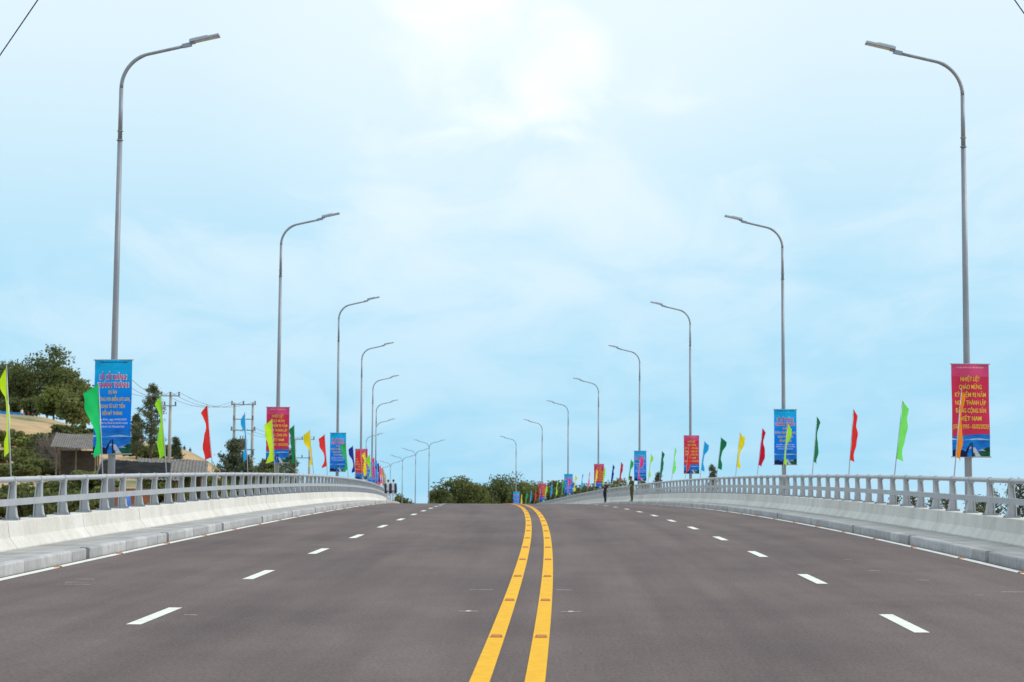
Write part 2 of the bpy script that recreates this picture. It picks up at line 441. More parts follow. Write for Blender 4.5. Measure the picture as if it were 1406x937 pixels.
# pavements: slab between kerb and parapet, plus the ledge outside the parapet that carries the lamp posts
for sgn, nm in ((-1, 'pavement'), (1, 'pavement')):
    o = strip(nm, sgn*7.54 if sgn > 0 else -8.62, 8.62 if sgn > 0 else -7.54, -20, 300, .17, M['paving'], 1.0, uv=True)
    tag(o, kind='structure')
def sweep(name, prof, s0, s1, material, step=1.75, parent=None, closed=True, caps=True):
    ss = list(np.arange(s0, s1, step)) + [s1]
    m_ = MB(); n = len(prof)
    for s in ss:
        for (l, z) in prof: m_.v.append(tuple(P(s, l, z)))
    for i in range(len(ss)-1):
        for j in range(n if closed else n-1):
            a, b_ = i*n+j, i*n+(j+1) % n
            m_.f.append((a, b_, b_+n, a+n)); m_.m.append(0)
    if caps:
        m_.f.append(tuple(range(n))); m_.f.append(tuple(reversed(range((len(ss)-1)*n, len(ss)*n)))); m_.m += [0, 0]
    me = m_.mesh(name, material)
    return link(name, me, parent)
for sgn in (-1, 1):
    o = sweep('bridge_ledge', [(sgn*8.99, -.55), (sgn*10.75, -.55), (sgn*10.75, .02), (sgn*8.99, .02)], -20, 300, M['concrete'], 2.0)
    tag(o, kind='structure')

# kerbs
SLOT = 32.9
for sgn in (-1, 1):
    kerb = tag(link('kerb', None, loc=P(14, sgn*7.45, 0)), kind='structure')
    inv = kerb.matrix_world.inverted()
    def stone(s0, s1, name='kerb_stone', step=None):
        rr = random.uniform(-.004, .004)
        prof = [(sgn*(7.39+rr), -.1), (sgn*(7.39+rr), .145), (sgn*(7.402+rr), .167), (sgn*(7.425+rr), .176+rr*.5), (sgn*7.56, .176+rr*.5), (sgn*7.56, -.1)]
        o = sweep(name, prof, s0, s1, M['kerb'], step or 1.0)
        o.parent = kerb; o.matrix_parent_inverse = Matrix.Translation(-Vector(kerb.location))
        return o
    per0 = SLOT - 7*3 - .06
    for pp in range(18):
        a = per0 + 7*pp + .25
        for j in range(7):
            u0 = a + j*(6.75/7); u1 = a + (j+1)*(6.75/7)
            stone(u0+.004, u1-.004)
    last = stone(per0+7*18+.25, 300, 'kerb_run', 2.0)
    o = sweep('kerb_bed', [(sgn*7.53, -.1), (sgn*7.53, .165), (sgn*7.55, .165), (sgn*7.55, -.1)], per0, 300, M['slot_shade'], 2.0)
    o.parent = kerb; o.matrix_parent_inverse = Matrix.Translation(-Vector(kerb.location))

# ------------------------------------------------------------------ parapets and railings
WALL_H = .615
SIDE = {-1: 'dune side', 1: 'open side'}
random.seed(11)
for sgn in (-1, 1):
    wall = tag(link('concrete_parapet', None, loc=P(14, sgn*8.7, 0)),
               'low %s concrete parapet wall along the %s of the bridge' % ('pale' if sgn < 0 else 'grey', SIDE[sgn]), 'wall', 'bridge parapets')
    prof = [(sgn*8.40, .0), (sgn*8.40, .19), (sgn*8.53, .36), (sgn*8.565, WALL_H-.012), (sgn*8.578, WALL_H), (sgn*8.985, WALL_H), (sgn*8.985, .0)]
    s = 37.6 - 5.25*5
    while s < 300:
        e = min(s + (5.25 if s < 160 else 28), 300)
        jj = random.uniform(-.004, .004)
        o = sweep('wall_panel', [(l+sgn*jj, z) for l, z in prof], s+.011, e-.011, M['concrete'], 1.75)
        o.parent = wall; o.matrix_parent_inverse = Matrix.Translation(-Vector(wall.location))
        s = e
def post_mesh(sgn):
    m_ = MB()
    H = 1.285 - WALL_H
    fr = [(-.100, .014), (-.078, .09), (-.062, .20), (-.051, .34), (-.046, .50), (-.050, H-.02)]
    bk = [(.072, .014), (.071, .12), (.066, .25), (.056, .38), (.042, .52), (.026, H-.02)]
    def X_(l): return sgn*l
    for (fa, fz), (fb, fz2), (ba, bz), (bb, bz2) in zip(fr[:-1], fr[1:], bk[:-1], bk[1:]):
        m_.hexa([(X_(fa+.012), -.010, fz), (X_(ba-.012), -.010, bz), (X_(ba-.012), .010, bz), (X_(fa+.012), .010, fz),
                 (X_(fb+.012), -.010, fz2), (X_(bb-.012), -.010, bz2), (X_(bb-.012), .010, bz2), (X_(fb+.012), .010, fz2)])
        for (a, za), (b_, zb), w in (((fa, fz), (fb, fz2), .056), ((ba, bz), (bb, bz2), .045)):
            m_.hexa([(X_(a-.011), -w, za), (X_(a+.011), -w, za), (X_(a+.011), w, za), (X_(a-.011), w, za),
                     (X_(b_-.011), -w, zb), (X_(b_+.011), -w, zb), (X_(b_+.011), w, zb), (X_(b_-.011), w, zb)])
    m_.tube([(0, -.03, H+.005), (0, .03, H+.005)], .058, 16)
    m_.box((0, 0, H-.055), (.13, .09, .05))
    return m_.mesh('post', M['steel'])
def plate_mesh():
    m_ = MB(); m_.box((-.01, 0, .007), (.28, .20, .014))
    for x in (-.125, .115):
        for y in (-.075, .075): m_.ring((x, y, .025), .015, .03, 6)
    return m_.mesh('base_plate', M['galv'])
plate_me = plate_mesh()
for sgn, s0 in ((-1, 33.22), (1, 36.953)):
    rail = tag(link('bridge_railing', None, loc=P(14, sgn*8.74, WALL_H)),
               'pale steel tube railing with curved posts on the %s parapet' % SIDE[sgn], 'railing', 'bridge railings')
    pm = post_mesh(sgn); rl = Vector(rail.location)
    k = -11
    while s0 + 1.7508*k < 299:
        s = s0 + 1.7508*k; k += 1
        if s < 13: continue
        o = link('post', pm, rail, P(s, sgn*8.74, WALL_H+.003) - rl, -th(s))
        if s < 150: link('base_plate', plate_me, o, (0, 0, -.002))
    c8 = [(math.cos(q), math.sin(q)) for q in np.linspace(0, 2*math.pi, 15)[:-1]]
    o = sweep('top_rail', [(sgn*8.74 + .049*c, 1.290 + .049*q) for c, q in c8], 8, 300, M['steel'], .875)
    o.data.polygons.foreach_set('use_smooth', [len(p.vertices) == 4 for p in o.data.polygons])
    o.parent = rail; o.matrix_parent_inverse = Matrix.Translation(-rl)
    f0 = 8.74 - .054 - .036
    o = sweep('middle_rail', [(sgn*(f0-.03), .865), (sgn*(f0+.025), .865), (sgn*(f0+.025), .975), (sgn*(f0-.03), .975)], 8, 300, M['steel'], 1.75)
    o.parent = rail; o.matrix_parent_inverse = Matrix.Translation(-rl)

# ------------------------------------------------------------------ street lamps
def arm_pts(sx):
    """arm in the local XZ plane, reaching towards sx*+X; starts on top of the pole at z=10.5"""
    pts = []
    for q in np.linspace(0, math.radians(80), 12):
        pts.append((sx*(.80 - .80*math.cos(q)), 0, 10.45 + .85*math.sin(q)))
    x, z = pts[-1][0], pts[-1][2]
    for d in (.2, .5, .82): pts.append((x + sx*d*math.cos(math.radians(13)), 0, z + d*math.sin(math.radians(13))))
    return pts
def lamp_parts(double=False):
    out = []
    m_ = MB(); m_.tube([(0,0,0),(0,0,3),(0,0,6),(0,0,9.2)], [.092, .082, .070, .058], 16); pole = m_.mesh('pole', M['galv'], True)
    m_ = MB(); m_.tube([(0,0,9.2),(0,0,10.45)], [.058, .052], 14)
    m_.box((0, 0, .02), (.42, .42, .04)); 
    top = MB(); top.tube([(0,0,9.2),(0,0,10.45)], [.053, .048], 14); upper = top.mesh('upper_pole', M['galv'], True)
    c = MB(); c.ring((0,0,9.2), .078, .022); c.ring((0,0,9.42), .072, .022); collar = c.mesh('collar', M['galv'])
    b = MB(); b.box((0,0,.015), (.42,.42,.03))
    for x in (-.15,.15):
        for y in (-.15,.15): b.ring((x,y,.05), .02, .06, 6)
    base = b.mesh('base_plate', M['galv'])
    arms = []
    for sx in ((1, -1) if double else (1,)):
        pts = arm_pts(sx)
        a = MB(); a.tube(pts, [.046]*10 + [.039]*(len(pts)-10), 12); am = a.mesh('arm', M['galv'], True)
        x, z = pts[-1][0], pts[-1][2]
        ang = math.radians(13)*sx; R = Matrix.Rotation(-ang, 3, 'Y')
        o = Vector((x, 0, z))
        lm = MB()
        def add(c_, s_, taper=None):
            p = []
            x_, y_, z_ = s_[0]/2, s_[1]/2, s_[2]/2
            for q in [(-x_,-y_,-z_),(x_,-y_,-z_),(x_,y_,-z_),(-x_,y_,-z_),(-x_,-y_,z_),(x_,-y_,z_),(x_,y_,z_),(-x_,y_,z_)]:
                w = Vector(((c_[0]+q[0])*sx, c_[1]+q[1]*(taper if (taper and q[2] > 0) else 1), c_[2]+q[2]))
                p.append(o + R @ w)
            if sx < 0: p = [p[1],p[0],p[3],p[2],p[5],p[4],p[7],p[6]]
            lm.hexa(p)
        add((.09, 0, .01), (.22, .09, .09)); add((.23, 0, .05), (.12, .14, .07))
        add((.53, 0, .075), (.72, .27, .055), .82); add((.40, 0, .118), (.44, .20, .03), .7)
        for q in range(5): add((.26+.07*q, 0, .136), (.012, .15, .008))
        lum = lm.mesh('luminaire', M['lum'])
        ls = MB()
        p = [o + R @ Vector((q[0]*sx, q[1], q[2])) for q in ((.22,-.11,.046),(.86,-.11,.046),(.86,.11,.046),(.22,.11,.046),(.22,-.10,.040),(.86,-.10,.040),(.86,.10,.040),(.22,.10,.040))]
        ls.hexa(p); lens = ls.mesh('lens', M['lens'])
        arms.append((am, lum, lens))
    return pole, upper, collar, base, arms
SINGLE, DOUBLE = lamp_parts(False), lamp_parts(True)
def place_lamp(kind, loc, rotz, flip, label, group):
    pole, upper, collar, base, arms = kind
    r = link('street_lamp', None, loc=loc, rotz=rotz + (math.pi if flip else 0))
    tag(r, label, 'street lamp', group)
    po = link('pole', pole, r); link('base_plate', base, r); u = link('upper_pole', upper, r); link('collar', collar, u)
    for am, lum, lens in arms:
        a = link('arm', am, r); lu = link('luminaire', lum, r); link('lens', lens, lu)
    return r
LAT = {-1: [9.97, 9.97, 10.05, 10.1, 10.1, 10.1, 10.1, 11.0], 1: [10.2, 10.14, 10.25, 10.3, 10.3, 10.2, 10.1, 10.1]}
ST = {-1: [46.6, 79.0, 113.5, 145.2, 178.1, 211.0, 242.5, 273.5], 1: [47.4, 79.3, 115.4, 146.5, 180.0, 210.5, 242.2, 279.1]}
random.seed(2)
for sgn in (-1, 1):
    for i, s in enumerate(ST[sgn]):
        red = (i % 2 == 1) if sgn < 0 else (i % 2 == 0)
        l = LAT[sgn][i]
        r = place_lamp(SINGLE, P(s, sgn*l, .02), -th(s), sgn > 0,
                   'grey curved-arm street lamp behind a %s banner, %s up the slope on %s' % ('red' if red else 'blue', ORD[i], SIDE[sgn]),
                   'single-arm lamps along the bridge')
        r.rotation_euler[1] = random.uniform(-.003, .003)
for i, (px, d) in enumerate(((588.5, 292), (570, 325), (552, 357), (535.5, 390), (521, 424))):
    w = pix(px, 700, d)
    place_lamp(DOUBLE, (w.x, w.y, float(np.interp(d, S, Z))+.02 - i*.12), .06, False,
               'grey double-arm street lamp beyond the crest, %s past the trees' % ORD[i], 'double-arm lamps beyond the crest')

# ------------------------------------------------------------------ banners on the lamp posts
BW, BH = .90, 2.20
def fold(x, z):
    return -.035*math.exp(-(x/.14)**2)*(.35+.65*math.sin(math.pi*min(max(z/BH, 0), 1))) + .012*math.sin(x*9+z*2.3) + .008*math.sin(z*5.1+x*3)
def cloth_grid(x0, x1, z0, z1, off, nx=14, nz=24, topf=None):
    v = []; f = []
    for j in range(nz+1):
        for i in range(nx+1):
            x = x0+(x1-x0)*i/nx; t = j/nz
            zt = topf(x) if topf else z1
            z = z0+(zt-z0)*t; v.append((x, fold(x, z)-off, z))
    for j in range(nz):
        for i in range(nx):
            q = j*(nx+1)+i; f.append((q, q+1, q+nx+2, q+nx+1))
    return v, f
def grid_mesh(name, args, material, **kw):
    v, f = cloth_grid(*args, **kw); me = bpy.data.meshes.new(name); me.from_pydata(v, [], f); me.materials.append(material)
    me.polygons.foreach_set('use_smooth', [True]*len(f)); return me
def print_mat(name, c, c2, vs=3, st=None, rough=.55):
    return mat(name, c, .75, col2=c2, vscale=vs, stretch=st, transl=.10, spec=.15)
M['red_cloth'] = print_mat('red_print', (0.66, 0.040, 0.105), (0.58, 0.030, 0.088), 1.2)
M['rose_cloth'] = print_mat('rose_print', (0.75, 0.10, 0.26), (0.68, 0.06, 0.18), 1.5)
M['blue_cloth'] = print_mat('blue_print', (0.002, 0.20, 0.80), (0.002, 0.14, 0.70), 1.6)
def azure_print():
    m = M['blue_cloth']; nt = m.node_tree; b = nt.nodes['Principled BSDF']
    t = nt.nodes.new('ShaderNodeTexCoord'); sp = nt.nodes.new('ShaderNodeSeparateXYZ'); nt.links.new(t.outputs['Object'], sp.inputs[0])
    mr = nt.nodes.new('ShaderNodeMapRange'); mr.inputs[2].default_value = 2.2; nt.links.new(sp.outputs[2], mr.inputs[0])
    r = nt.nodes.new('ShaderNodeValToRGB'); e = r.color_ramp.elements
    e[0].position = .3; e[0].color = (.002, .20, .86, 1); e[1].position = .93; e[1].color = (.01, .50, .93, 1)
    q = e.new(.62); q.color = (.001, .235, .88, 1)
    nt.links.new(mr.outputs[0], r.inputs[0])
    for n in list(nt.nodes):
        if n.type == 'VALTORGB' and n != r:
            for l in list(n.outputs[0].links): nt.links.new(r.outputs[0], l.to_socket)
azure_print()
M['cyan_cloth'] = print_mat('cyan_print', (0.01, 0.52, 0.90), (0.005, 0.40, 0.88), 2.0, (1, 1, 2))
M['sea'] = print_mat('sea_print', (0.02, 0.27, 0.80), (0.01, 0.12, 0.55), 2.5, (1, 1, 5))
M['cloudp'] = print_mat('cloud_print', (0.50, 0.75, 0.90), (0.10, 0.40, 0.80), 6, (1, 1, 4))
M['hillp'] = print_mat('hill_print', (0.02, 0.14, 0.07), (0.005, 0.045, 0.035), 7)
M['roadp'] = print_mat('road_print', (0.60, 0.62, 0.74), (0.42, 0.45, 0.60), 7)
M['darkp'] = print_mat('dark_print', (0.012, 0.02, 0.09), (0.01, 0.015, 0.05), 7)
M['t_yellow'] = print_mat('yellow_ink', (0.90, 0.66, 0.06), (0.86, 0.58, 0.05))
M['t_magenta'] = print_mat('magenta_ink', (0.80, 0.02, 0.20), (0.76, 0.02, 0.17))
M['t_white'] = print_mat('white_ink', (0.85, 0.85, 0.85), (0.78, 0.80, 0.84))
M['t_pink'] = print_mat('pink_ink', (0.90, 0.62, 0.74), (0.86, 0.55, 0.68))
M['t_navy'] = print_mat('navy_ink', (0.01, 0.05, 0.35), (0.01, 0.04, 0.28))
def text_mesh(txt, width, height, zc, off, material, bold=0.0):
    cu = bpy.data.curves.new('lettering', 'FONT'); cu.body = txt; cu.align_x = 'CENTER'; cu.resolution_u = 2
    cu.offset = bold
    ob = bpy.data.objects.new('lettering', cu); COL.objects.link(ob)
    me = bpy.data.meshes.new_from_object(ob)
    bpy.data.objects.remove(ob); bpy.data.curves.remove(cu)
    co = np.empty(len(me.vertices)*3); me.vertices.foreach_get('co', co); co = co.reshape(-1, 3)
    x0, x1 = co[:,0].min(), co[:,0].max()
    co[:,0] = (co[:,0]-(x0+x1)/2)*width/(x1-x0)
    co[:,1] = co[:,1]*height/.73 + zc - height/2        # 0.73 = cap height of the built-in face
    for i in range(len(co)):
        x, z = co[i,0], co[i,1]; co[i] = (x, fold(x, z)-off, z)
    me.vertices.foreach_set('co', co.ravel()); me.materials.clear(); me.materials.append(material); me.name = 'lettering'; me.update()
    return me
def banner_meshes(red):
    L = []
    A = L.append
    if red:
        A(('cloth', grid_mesh('cloth', (-BW/2, BW/2, 0, BH, 0), M['red_cloth'])))
        A(('heading_band', grid_mesh('heading_band', (-BW/2, BW/2, BH-.30, BH-.004, .003), M['rose_cloth'], nz=4)))
        A(('lettering', text_mesh('ỦY BAN NHÂN DÂN TỈNH BÌNH ĐỊNH', .64, .034, BH-.085, .008, M['t_pink'], .012)))
        z = BH-.355
        for t, w in (('NHIỆT LIỆT', .46), ('CHÀO MỪNG', .54), ('KỶ NIỆM 93 NĂM', .74), ('NGÀY THÀNH LẬP', .74),
                     ('ĐẢNG CỘNG SẢN', .73), ('VIỆT NAM', .50), ('(03/02/1930 - 03/02/2023)!', .86)):
            A(('lettering', text_mesh(t, w, .105, z, .008, M['t_yellow'], .014))); z -= .187
        zt = .56
    else:
        A(('cloth', grid_mesh('cloth', (-BW/2, BW/2, 0, BH, 0), M['blue_cloth'])))
        A(('heading_band', grid_mesh('heading_band', (-BW/2, BW/2, BH-.22, BH-.004, .003), M['cyan_cloth'], nz=4, topf=None)))
        A(('lettering', text_mesh('ỦY BAN NHÂN DÂN TỈNH BÌNH ĐỊNH', .66, .034, BH-.055, .008, M['t_navy'], .012)))
        z = BH-.40
        for t, w in (('LỄ CẮT BĂNG', .64), ('KHÁNH THÀNH', .74)):
            A(('lettering_outline', text_mesh(t, w+.03, .130, z, .006, M['t_white'], .040)))
            A(('lettering', text_mesh(t, w, .112, z, .024, M['t_magenta'], .012))); z -= .185
        for t, w in (('DỰ ÁN', .20), ('ĐƯỜNG VEN BIỂN (ĐT.639),', .84), ('ĐOẠN TỪ CÁT TIẾN', .60), ('ĐẾN MỸ THÀNH', .48)):
            A(('lettering', text_mesh(t, w, .085, z+.015, .008, M['t_yellow'], .014))); z -= .165
        for t, w in (('Bình Định, ngày 04/02/2023', .70), ('ĐỊA ĐIỂM: TẠI CẦU ĐỀ GI, XÃ CÁT KHÁNH,', .76), ('HUYỆN PHÙ CÁT, TỈNH BÌNH ĐỊNH', .60)):
            A(('lettering', text_mesh(t, w, .042, z+.035, .008, M['t_white'], .012))); z -= .085
        zt = .60
    pic = [('picture', (-BW/2, BW/2, .002, zt-.04 if red else .52, .003), M['sea'], lambda x: zt-.05+.03*math.sin(x*4+.6), 8),
           ('picture_cloud', (-BW/2, BW/2, .40, .45, .005), M['cloudp'], lambda x: .425+.02*math.sin(x*9), 2),
           ('picture_hill', (.02, BW/2, .003, .2, .006), M['hillp'], lambda x: .05+.42*max(x, 0)+.02*math.sin(x*22), 4),
           ('picture_hill', (-BW/2, -.1, .003, .1, .006), M['darkp'], lambda x: .16+.03*math.sin(x*15), 3)]
    for n, a, m_, tf, nz in pic: A((n, grid_mesh(n, a, m_, nz=nz, topf=tf)))
    for pts, m_ in (([(-.30,.004),(.24,.004),(.10,.22),(-.04,.24)], M['roadp']), ([(-.22,.005),(-.13,.005),(.0,.33),(-.02,.33)], M['darkp']),
                    ([(.02,.005),(.05,.005),(.035,.30),(.02,.36),(.005,.30)], M['darkp']), ([(.15,.16),(.30,.19),(.38,.24),(.28,.17),(.36,.14),(.24,.15)], M['roadp'])):
        q = MB(); q.poly([(x, fold(x, z)-.009, z) for x, z in pts]); A(('picture_road', q.mesh('picture_road', m_)))
    return L
BAN = {True: banner_meshes(True), False: banner_meshes(False)}
q = MB(); q.tube([(-BW/2-.03, -.002, 0), (BW/2+.03, -.002, 0)], .014, 8)
bar_me = q.mesh('bar', M['bar'])
q = MB(); q.box((0, .05, 0), (.05, .09, .03)); q.ring((0, .155, 0), .098, .035); clamp_me = q.mesh('clamp', M['bar'])
random.seed(5)
TW = {(-1, 0): -.10, (1, 0): .06}
for sgn in (-1, 1):
    for i, s in enumerate(ST[sgn]):
        red = (i % 2 == 1) if sgn < 0 else (i % 2 == 0)
        l = LAT[sgn][i]
        lean = TW.get((sgn, i), random.uniform(-.1, .1))
        b = link('banner', None, loc=P(s-.158, sgn*l + (.03 if sgn < 0 else .04), 1.78), rotz=-th(s)+lean)
        tag(b, '%s banner hung on the %s street lamp up the slope, %s' % ('red, yellow-lettered' if red else 'blue, magenta-lettered', ORD[i], SIDE[sgn]),
            'banner', '%s banners on the lamps' % ('red' if red else 'blue'))
        c = None
        for n, me in BAN[red]:
            o = link(n, me, c if c is not None else b)
            if n == 'cloth': c = o
        for z in (0, BH):
            o = link('bar', bar_me, b, (0, 0, z)); link('clamp', clamp_me, o)

# ------------------------------------------------------------------ feather flags on the railings
FC = {'orange': (0.85, 0.25, 0.01), 'light green': (0.22, 0.86, 0.15), 'red': (0.80, 0.035, 0.03), 'dark green': (0.008, 0.19, 0.075),
      'lime': (0.36, 0.84, 0.03), 'crimson': (0.58, 0.01, 0.05), 'yellow': (0.90, 0.74, 0.02), 'bright blue': (0.015, 0.38, 0.84),
      'pink': (0.86, 0.04, 0.32), 'green': (0.02, 0.42, 0.12), 'navy blue': (0.012, 0.03, 0.30), 'emerald': (0.015, 0.60, 0.16),
      'yellow-green': (0.58, 0.85, 0.02)}
for k, c in FC.items():
    M['flag_'+k] = mat('flag_'+k.replace(' ', '_'), c, .7, col2=tuple(q*.9 for q in c), vscale=4, transl=.45, spec=.2)
def flag_cloth(rnd, side, material, narrow=False):
    H0, H1 = .42, 1.88; nz, nx = 44, 6
    base = rnd.uniform(.25, .65) if side < 0 else rnd.uniform(.65, 1.05); amp = rnd.uniform(.75, 1.0); ph = rnd.uniform(-.5, .5); fr = rnd.uniform(1.3, 2.1)
    wid = rnd.uniform(.27, .34)
    if narrow: base, wid = 1.05, .24
    v = []; f = []
    low = rnd.uniform(.55, .95)
    for j in range(nz+1):
        t = j/nz
        w = wid*min(1.0, (1.0-t)/.11)**.8 if t > .89 else wid*(low+(1-low)*t)
        ang = base + (1.38-base)*(.5 - .5*math.cos((1-t)*math.pi*fr + ph))*amp
        for i in range(nx+1):
            u = i/nx
            an = min(ang*(0.7+.3*u) + .30*math.sin(t*8+ph*5)*u*u, 1.5)
            x = side*(.014 + w*u*math.cos(an)); y = -w*u*math.sin(an)*rnd_sign[0]
            z = H0 + (H1-H0)*t - .10*u*(1-t)**.5*.4 - (0.06*u if t > .89 else .03*u)
            y += .012*math.sin(t*31+u*4+ph*9)*u + .010*math.sin(t*13-u*6+ph*5); x += side*.010*math.sin(t*23+ph*7)*u
            v.append((x, y, z))
    for j in range(nz):
        for i in range(nx):
            q = j*(nx+1)+i; f.append((q, q+1, q+nx+2, q+nx+1))
    me = bpy.data.meshes.new('cloth'); me.from_pydata(v, [], f); me.materials.append(material)
    me.polygons.foreach_set('use_smooth', [True]*len(f)); return me
q = MB(); q.tube([(0,0,-.62),(0,0,.6),(0,0,1.88)], [.014, .012, .007], 8); staff_me = q.mesh('staff', M['pole_alu'], True)
q = MB(); q.box((-.045,0,-.05), (.08,.03,.05)); q.ring((0,0,-.05), .02, .06, 8); clip_me = q.mesh('clip', M['pole_alu'])
q = MB(); q.box((.045,0,-.05), (.08,.03,.05)); q.ring((0,0,-.05), .02, .06, 8); clip_me2 = q.mesh('clip', M['pole_alu'])
rnd_sign = [1]
FR = ['orange','light green','red','dark green','lime','crimson','yellow','dark green','bright blue','red','light green','dark green','lime',
      'pink','green','crimson','navy blue','lime','yellow','pink','bright blue','yellow','pink','green','lime','bright blue','lime','navy blue','red','bright blue','green','yellow']
FL = ['yellow-green','emerald','lime','red','bright blue','yellow-green','dark green','yellow','red',None,'green','navy blue','red','yellow','lime',
      'pink','bright blue','navy blue','pink','orange','navy blue','lime','red','yellow']
for sgn, s0, cols in ((-1, 33.4, FL), (1, 42.4, FR)):
    n = 0
    for k, c in enumerate(cols):
        if c is None: continue
        rnd = random.Random(100*k+7*sgn+3); rnd_sign[0] = rnd.choice((-1, 1))
        s = s0 + 6.98*k
        r = link('feather_flag', None, loc=P(s, sgn*(8.74+.075), 1.33), rotz=-th(s))
        r.rotation_euler[1] = sgn*rnd.uniform(.075, .125) if sgn > 0 else sgn*rnd.uniform(.05, .10)
        r.rotation_euler[0] = rnd.uniform(-.03, .03)
        tag(r, '%s feather flag on a thin staff, %s up the %s railing' % (c, ORD[n], SIDE[sgn]), 'flag', 'feather flags along the railings')
        n += 1
        link('staff', staff_me, r); link('clip', clip_me if sgn > 0 else clip_me2, r)
        side = sgn
        link('cloth', flag_cloth(rnd, side, M['flag_'+c], sgn < 0 and k in (0, 4)), r)

# two thin cords tied to the railings and rising over the road
for sgn, (pa, pb) in ((-1, ((0, 76), (52, 0))), (1, ((1406, 18.5), (1393, 0)))):
    d = 20.0
    a, b_ = pix(pa[0], pa[1], d), pix(pb[0], pb[1], d)
    t = (b_-a)/((b_-a).x)
    foot_x = P(d, sgn*8.74).x
    # down to the rail, up to where the two cords meet above the carriageway
    pts = [a + t*(foot_x-a.x), a, b_, a + t*((.1) - a.x)]
    rail_z = P(d, sgn*8.74, 1.29)
    pts[0] = Vector((rail_z.x, rail_z.y, rail_z.z))
    q = MB(); q.tube(pts, .0065, 6); me = q.mesh('tether_cord', M['cord'])
    tag(link('tether_cord', me), 'thin dark cord rising from the %s railing over the road' % SIDE[sgn], 'cord', 'tether cords')

# ------------------------------------------------------------------ trees and shrubs
def leaves(pts, size, rs, aspect=.55):
    n = len(pts); pts = np.asarray(pts)
    a = rs.normal(size=(n, 3)); a /= np.linalg.norm(a, axis=1)[:, None]
    b_ = rs.normal(size=(n, 3)); b_ -= (a*b_).sum(1)[:, None]*a; b_ /= np.linalg.norm(b_, axis=1)[:, None]
    sz = size*rs.uniform(.6, 1.35, n)[:, None]
    p = np.stack([pts-a*sz, pts-b_*sz*aspect, pts+a*sz, pts+b_*sz*aspect], 1).reshape(-1, 3)
    return p
def quad_mesh(name, p, material):
    n = len(p)//4
    me = bpy.data.meshes.new(name); me.vertices.add(n*4); me.vertices.foreach_set('co', p.ravel())
    me.loops.add(n*4); me.loops.foreach_set('vertex_index', np.arange(n*4))
    me.polygons.add(n); me.polygons.foreach_set('loop_start', np.arange(0, n*4, 4))
    me.update(calc_edges=True); me.materials.append(material); return me
def tree(loc, h, rx, rz, label, material='leaf_mid', nclump=34, nleaf=95, lsize=.22, seed=0, trunk=.16, base=.30, name='broadleaf_tree', group=None, cat='tree', ry=None):
    rs = np.random.RandomState(seed); ry = ry or rx
    r = tag(link(name, None, loc=loc), label, cat, group)
    cz = h - rz
    cl = []
    while len(cl) < nclump:
        q = rs.uniform(-1, 1, 3); d = np.linalg.norm(q)
        if d > 1 or d < .35: continue
        if q[2] < -.75: continue
        cl.append(q*rs.uniform(.82, 1.05))
    cl = np.array(cl)*np.array([rx, ry, rz]) + np.array([0, 0, cz])
    pts = []
    for c in cl:
        rad = rs.uniform(.20, .40)*min(rx, rz*1.2)
        g = np.clip(rs.normal(size=(nleaf, 3)), -1.7, 1.7)*rad*np.array([.66, .66, .5])
        pts.append(c + g)
    link('crown', quad_mesh('crown', leaves(np.concatenate(pts), lsize, rs), M[material]), r)
    m_ = MB()
    tz = cz - rz*.2
    bx, by = rs.uniform(-.25, .25, 2)*rx*.4
    m_.tube([(0,0,-.4),(bx*.3,by*.3,tz*.5),(bx,by,tz),(bx*1.2,by,tz+rz*.7)], [trunk*1.35, trunk, trunk*.75, trunk*.25], 8)
    for c in cl[rs.permutation(len(cl))[:9]]:
        st = rs.uniform(.45, 1.0); p0 = Vector((bx*st, by*st, tz*st)); p1 = Vector(c)
        mid = (p0+p1)/2 + Vector((0, 0, .12*h*rs.uniform(-.2, .6)))
        m_.tube([p0, mid, p1], [trunk*.45, trunk*.28, trunk*.10], 5)
    link('trunk', m_.mesh('trunk', M['trunk'], True), r)
    return r
def conifer(loc, h, rad, label, seed=0, n=2600, material='needle', name='casuarina_tree', group=None, lsize=.20, bare=.15, cat='tree'):
    rs = np.random.RandomState(seed)
    r = tag(link(name, None, loc=loc), label, cat, group)
    m_ = MB(); sway = rs.uniform(-.15, .15)
    m_.tube([(0,0,-.4),(sway*.3,0,h*.4),(sway,0,h*.98)], [h*.016+.03, h*.011+.02, .015], 7)
    P_ = []
    nb = 46
    for k in range(nb):
        t = bare + (1-bare)*(k/nb)**.9; z = h*t
        L = rad*(1-t)**.75*rs.uniform(.55, 1.2) + .12
        an = rs.uniform(0, 2*math.pi); up = rs.uniform(.25, .75)
        p0 = np.array([sway*t, 0, z]); p1 = p0 + np.array([math.cos(an)*L, math.sin(an)*L, L*up])
        m_.tube([p0, (p0+p1)/2+np.array([0,0,-.05*L]), p1], [.03, .02, .008], 4)
        q = n//nb
        u = rs.uniform(.2, 1.08, q)[:, None]
        P_.append(p0 + (p1-p0)*u + rs.normal(size=(q, 3))*np.array([.13, .13, .10])*(.5+rad*.35))
    link('crown', quad_mesh('crown', leaves(np.concatenate(P_), lsize, rs, .22), M[material]), r)
    link('trunk', m_.mesh('trunk', M['trunk'], True), r)
    return r
def on_ground(px, d):
    w = pix(px, 650, d); return Vector((w.x, w.y, ground_z(w.x, w.y)))
def top_h(px, top, d, g):
    return pix(px, top, d).z - g.z

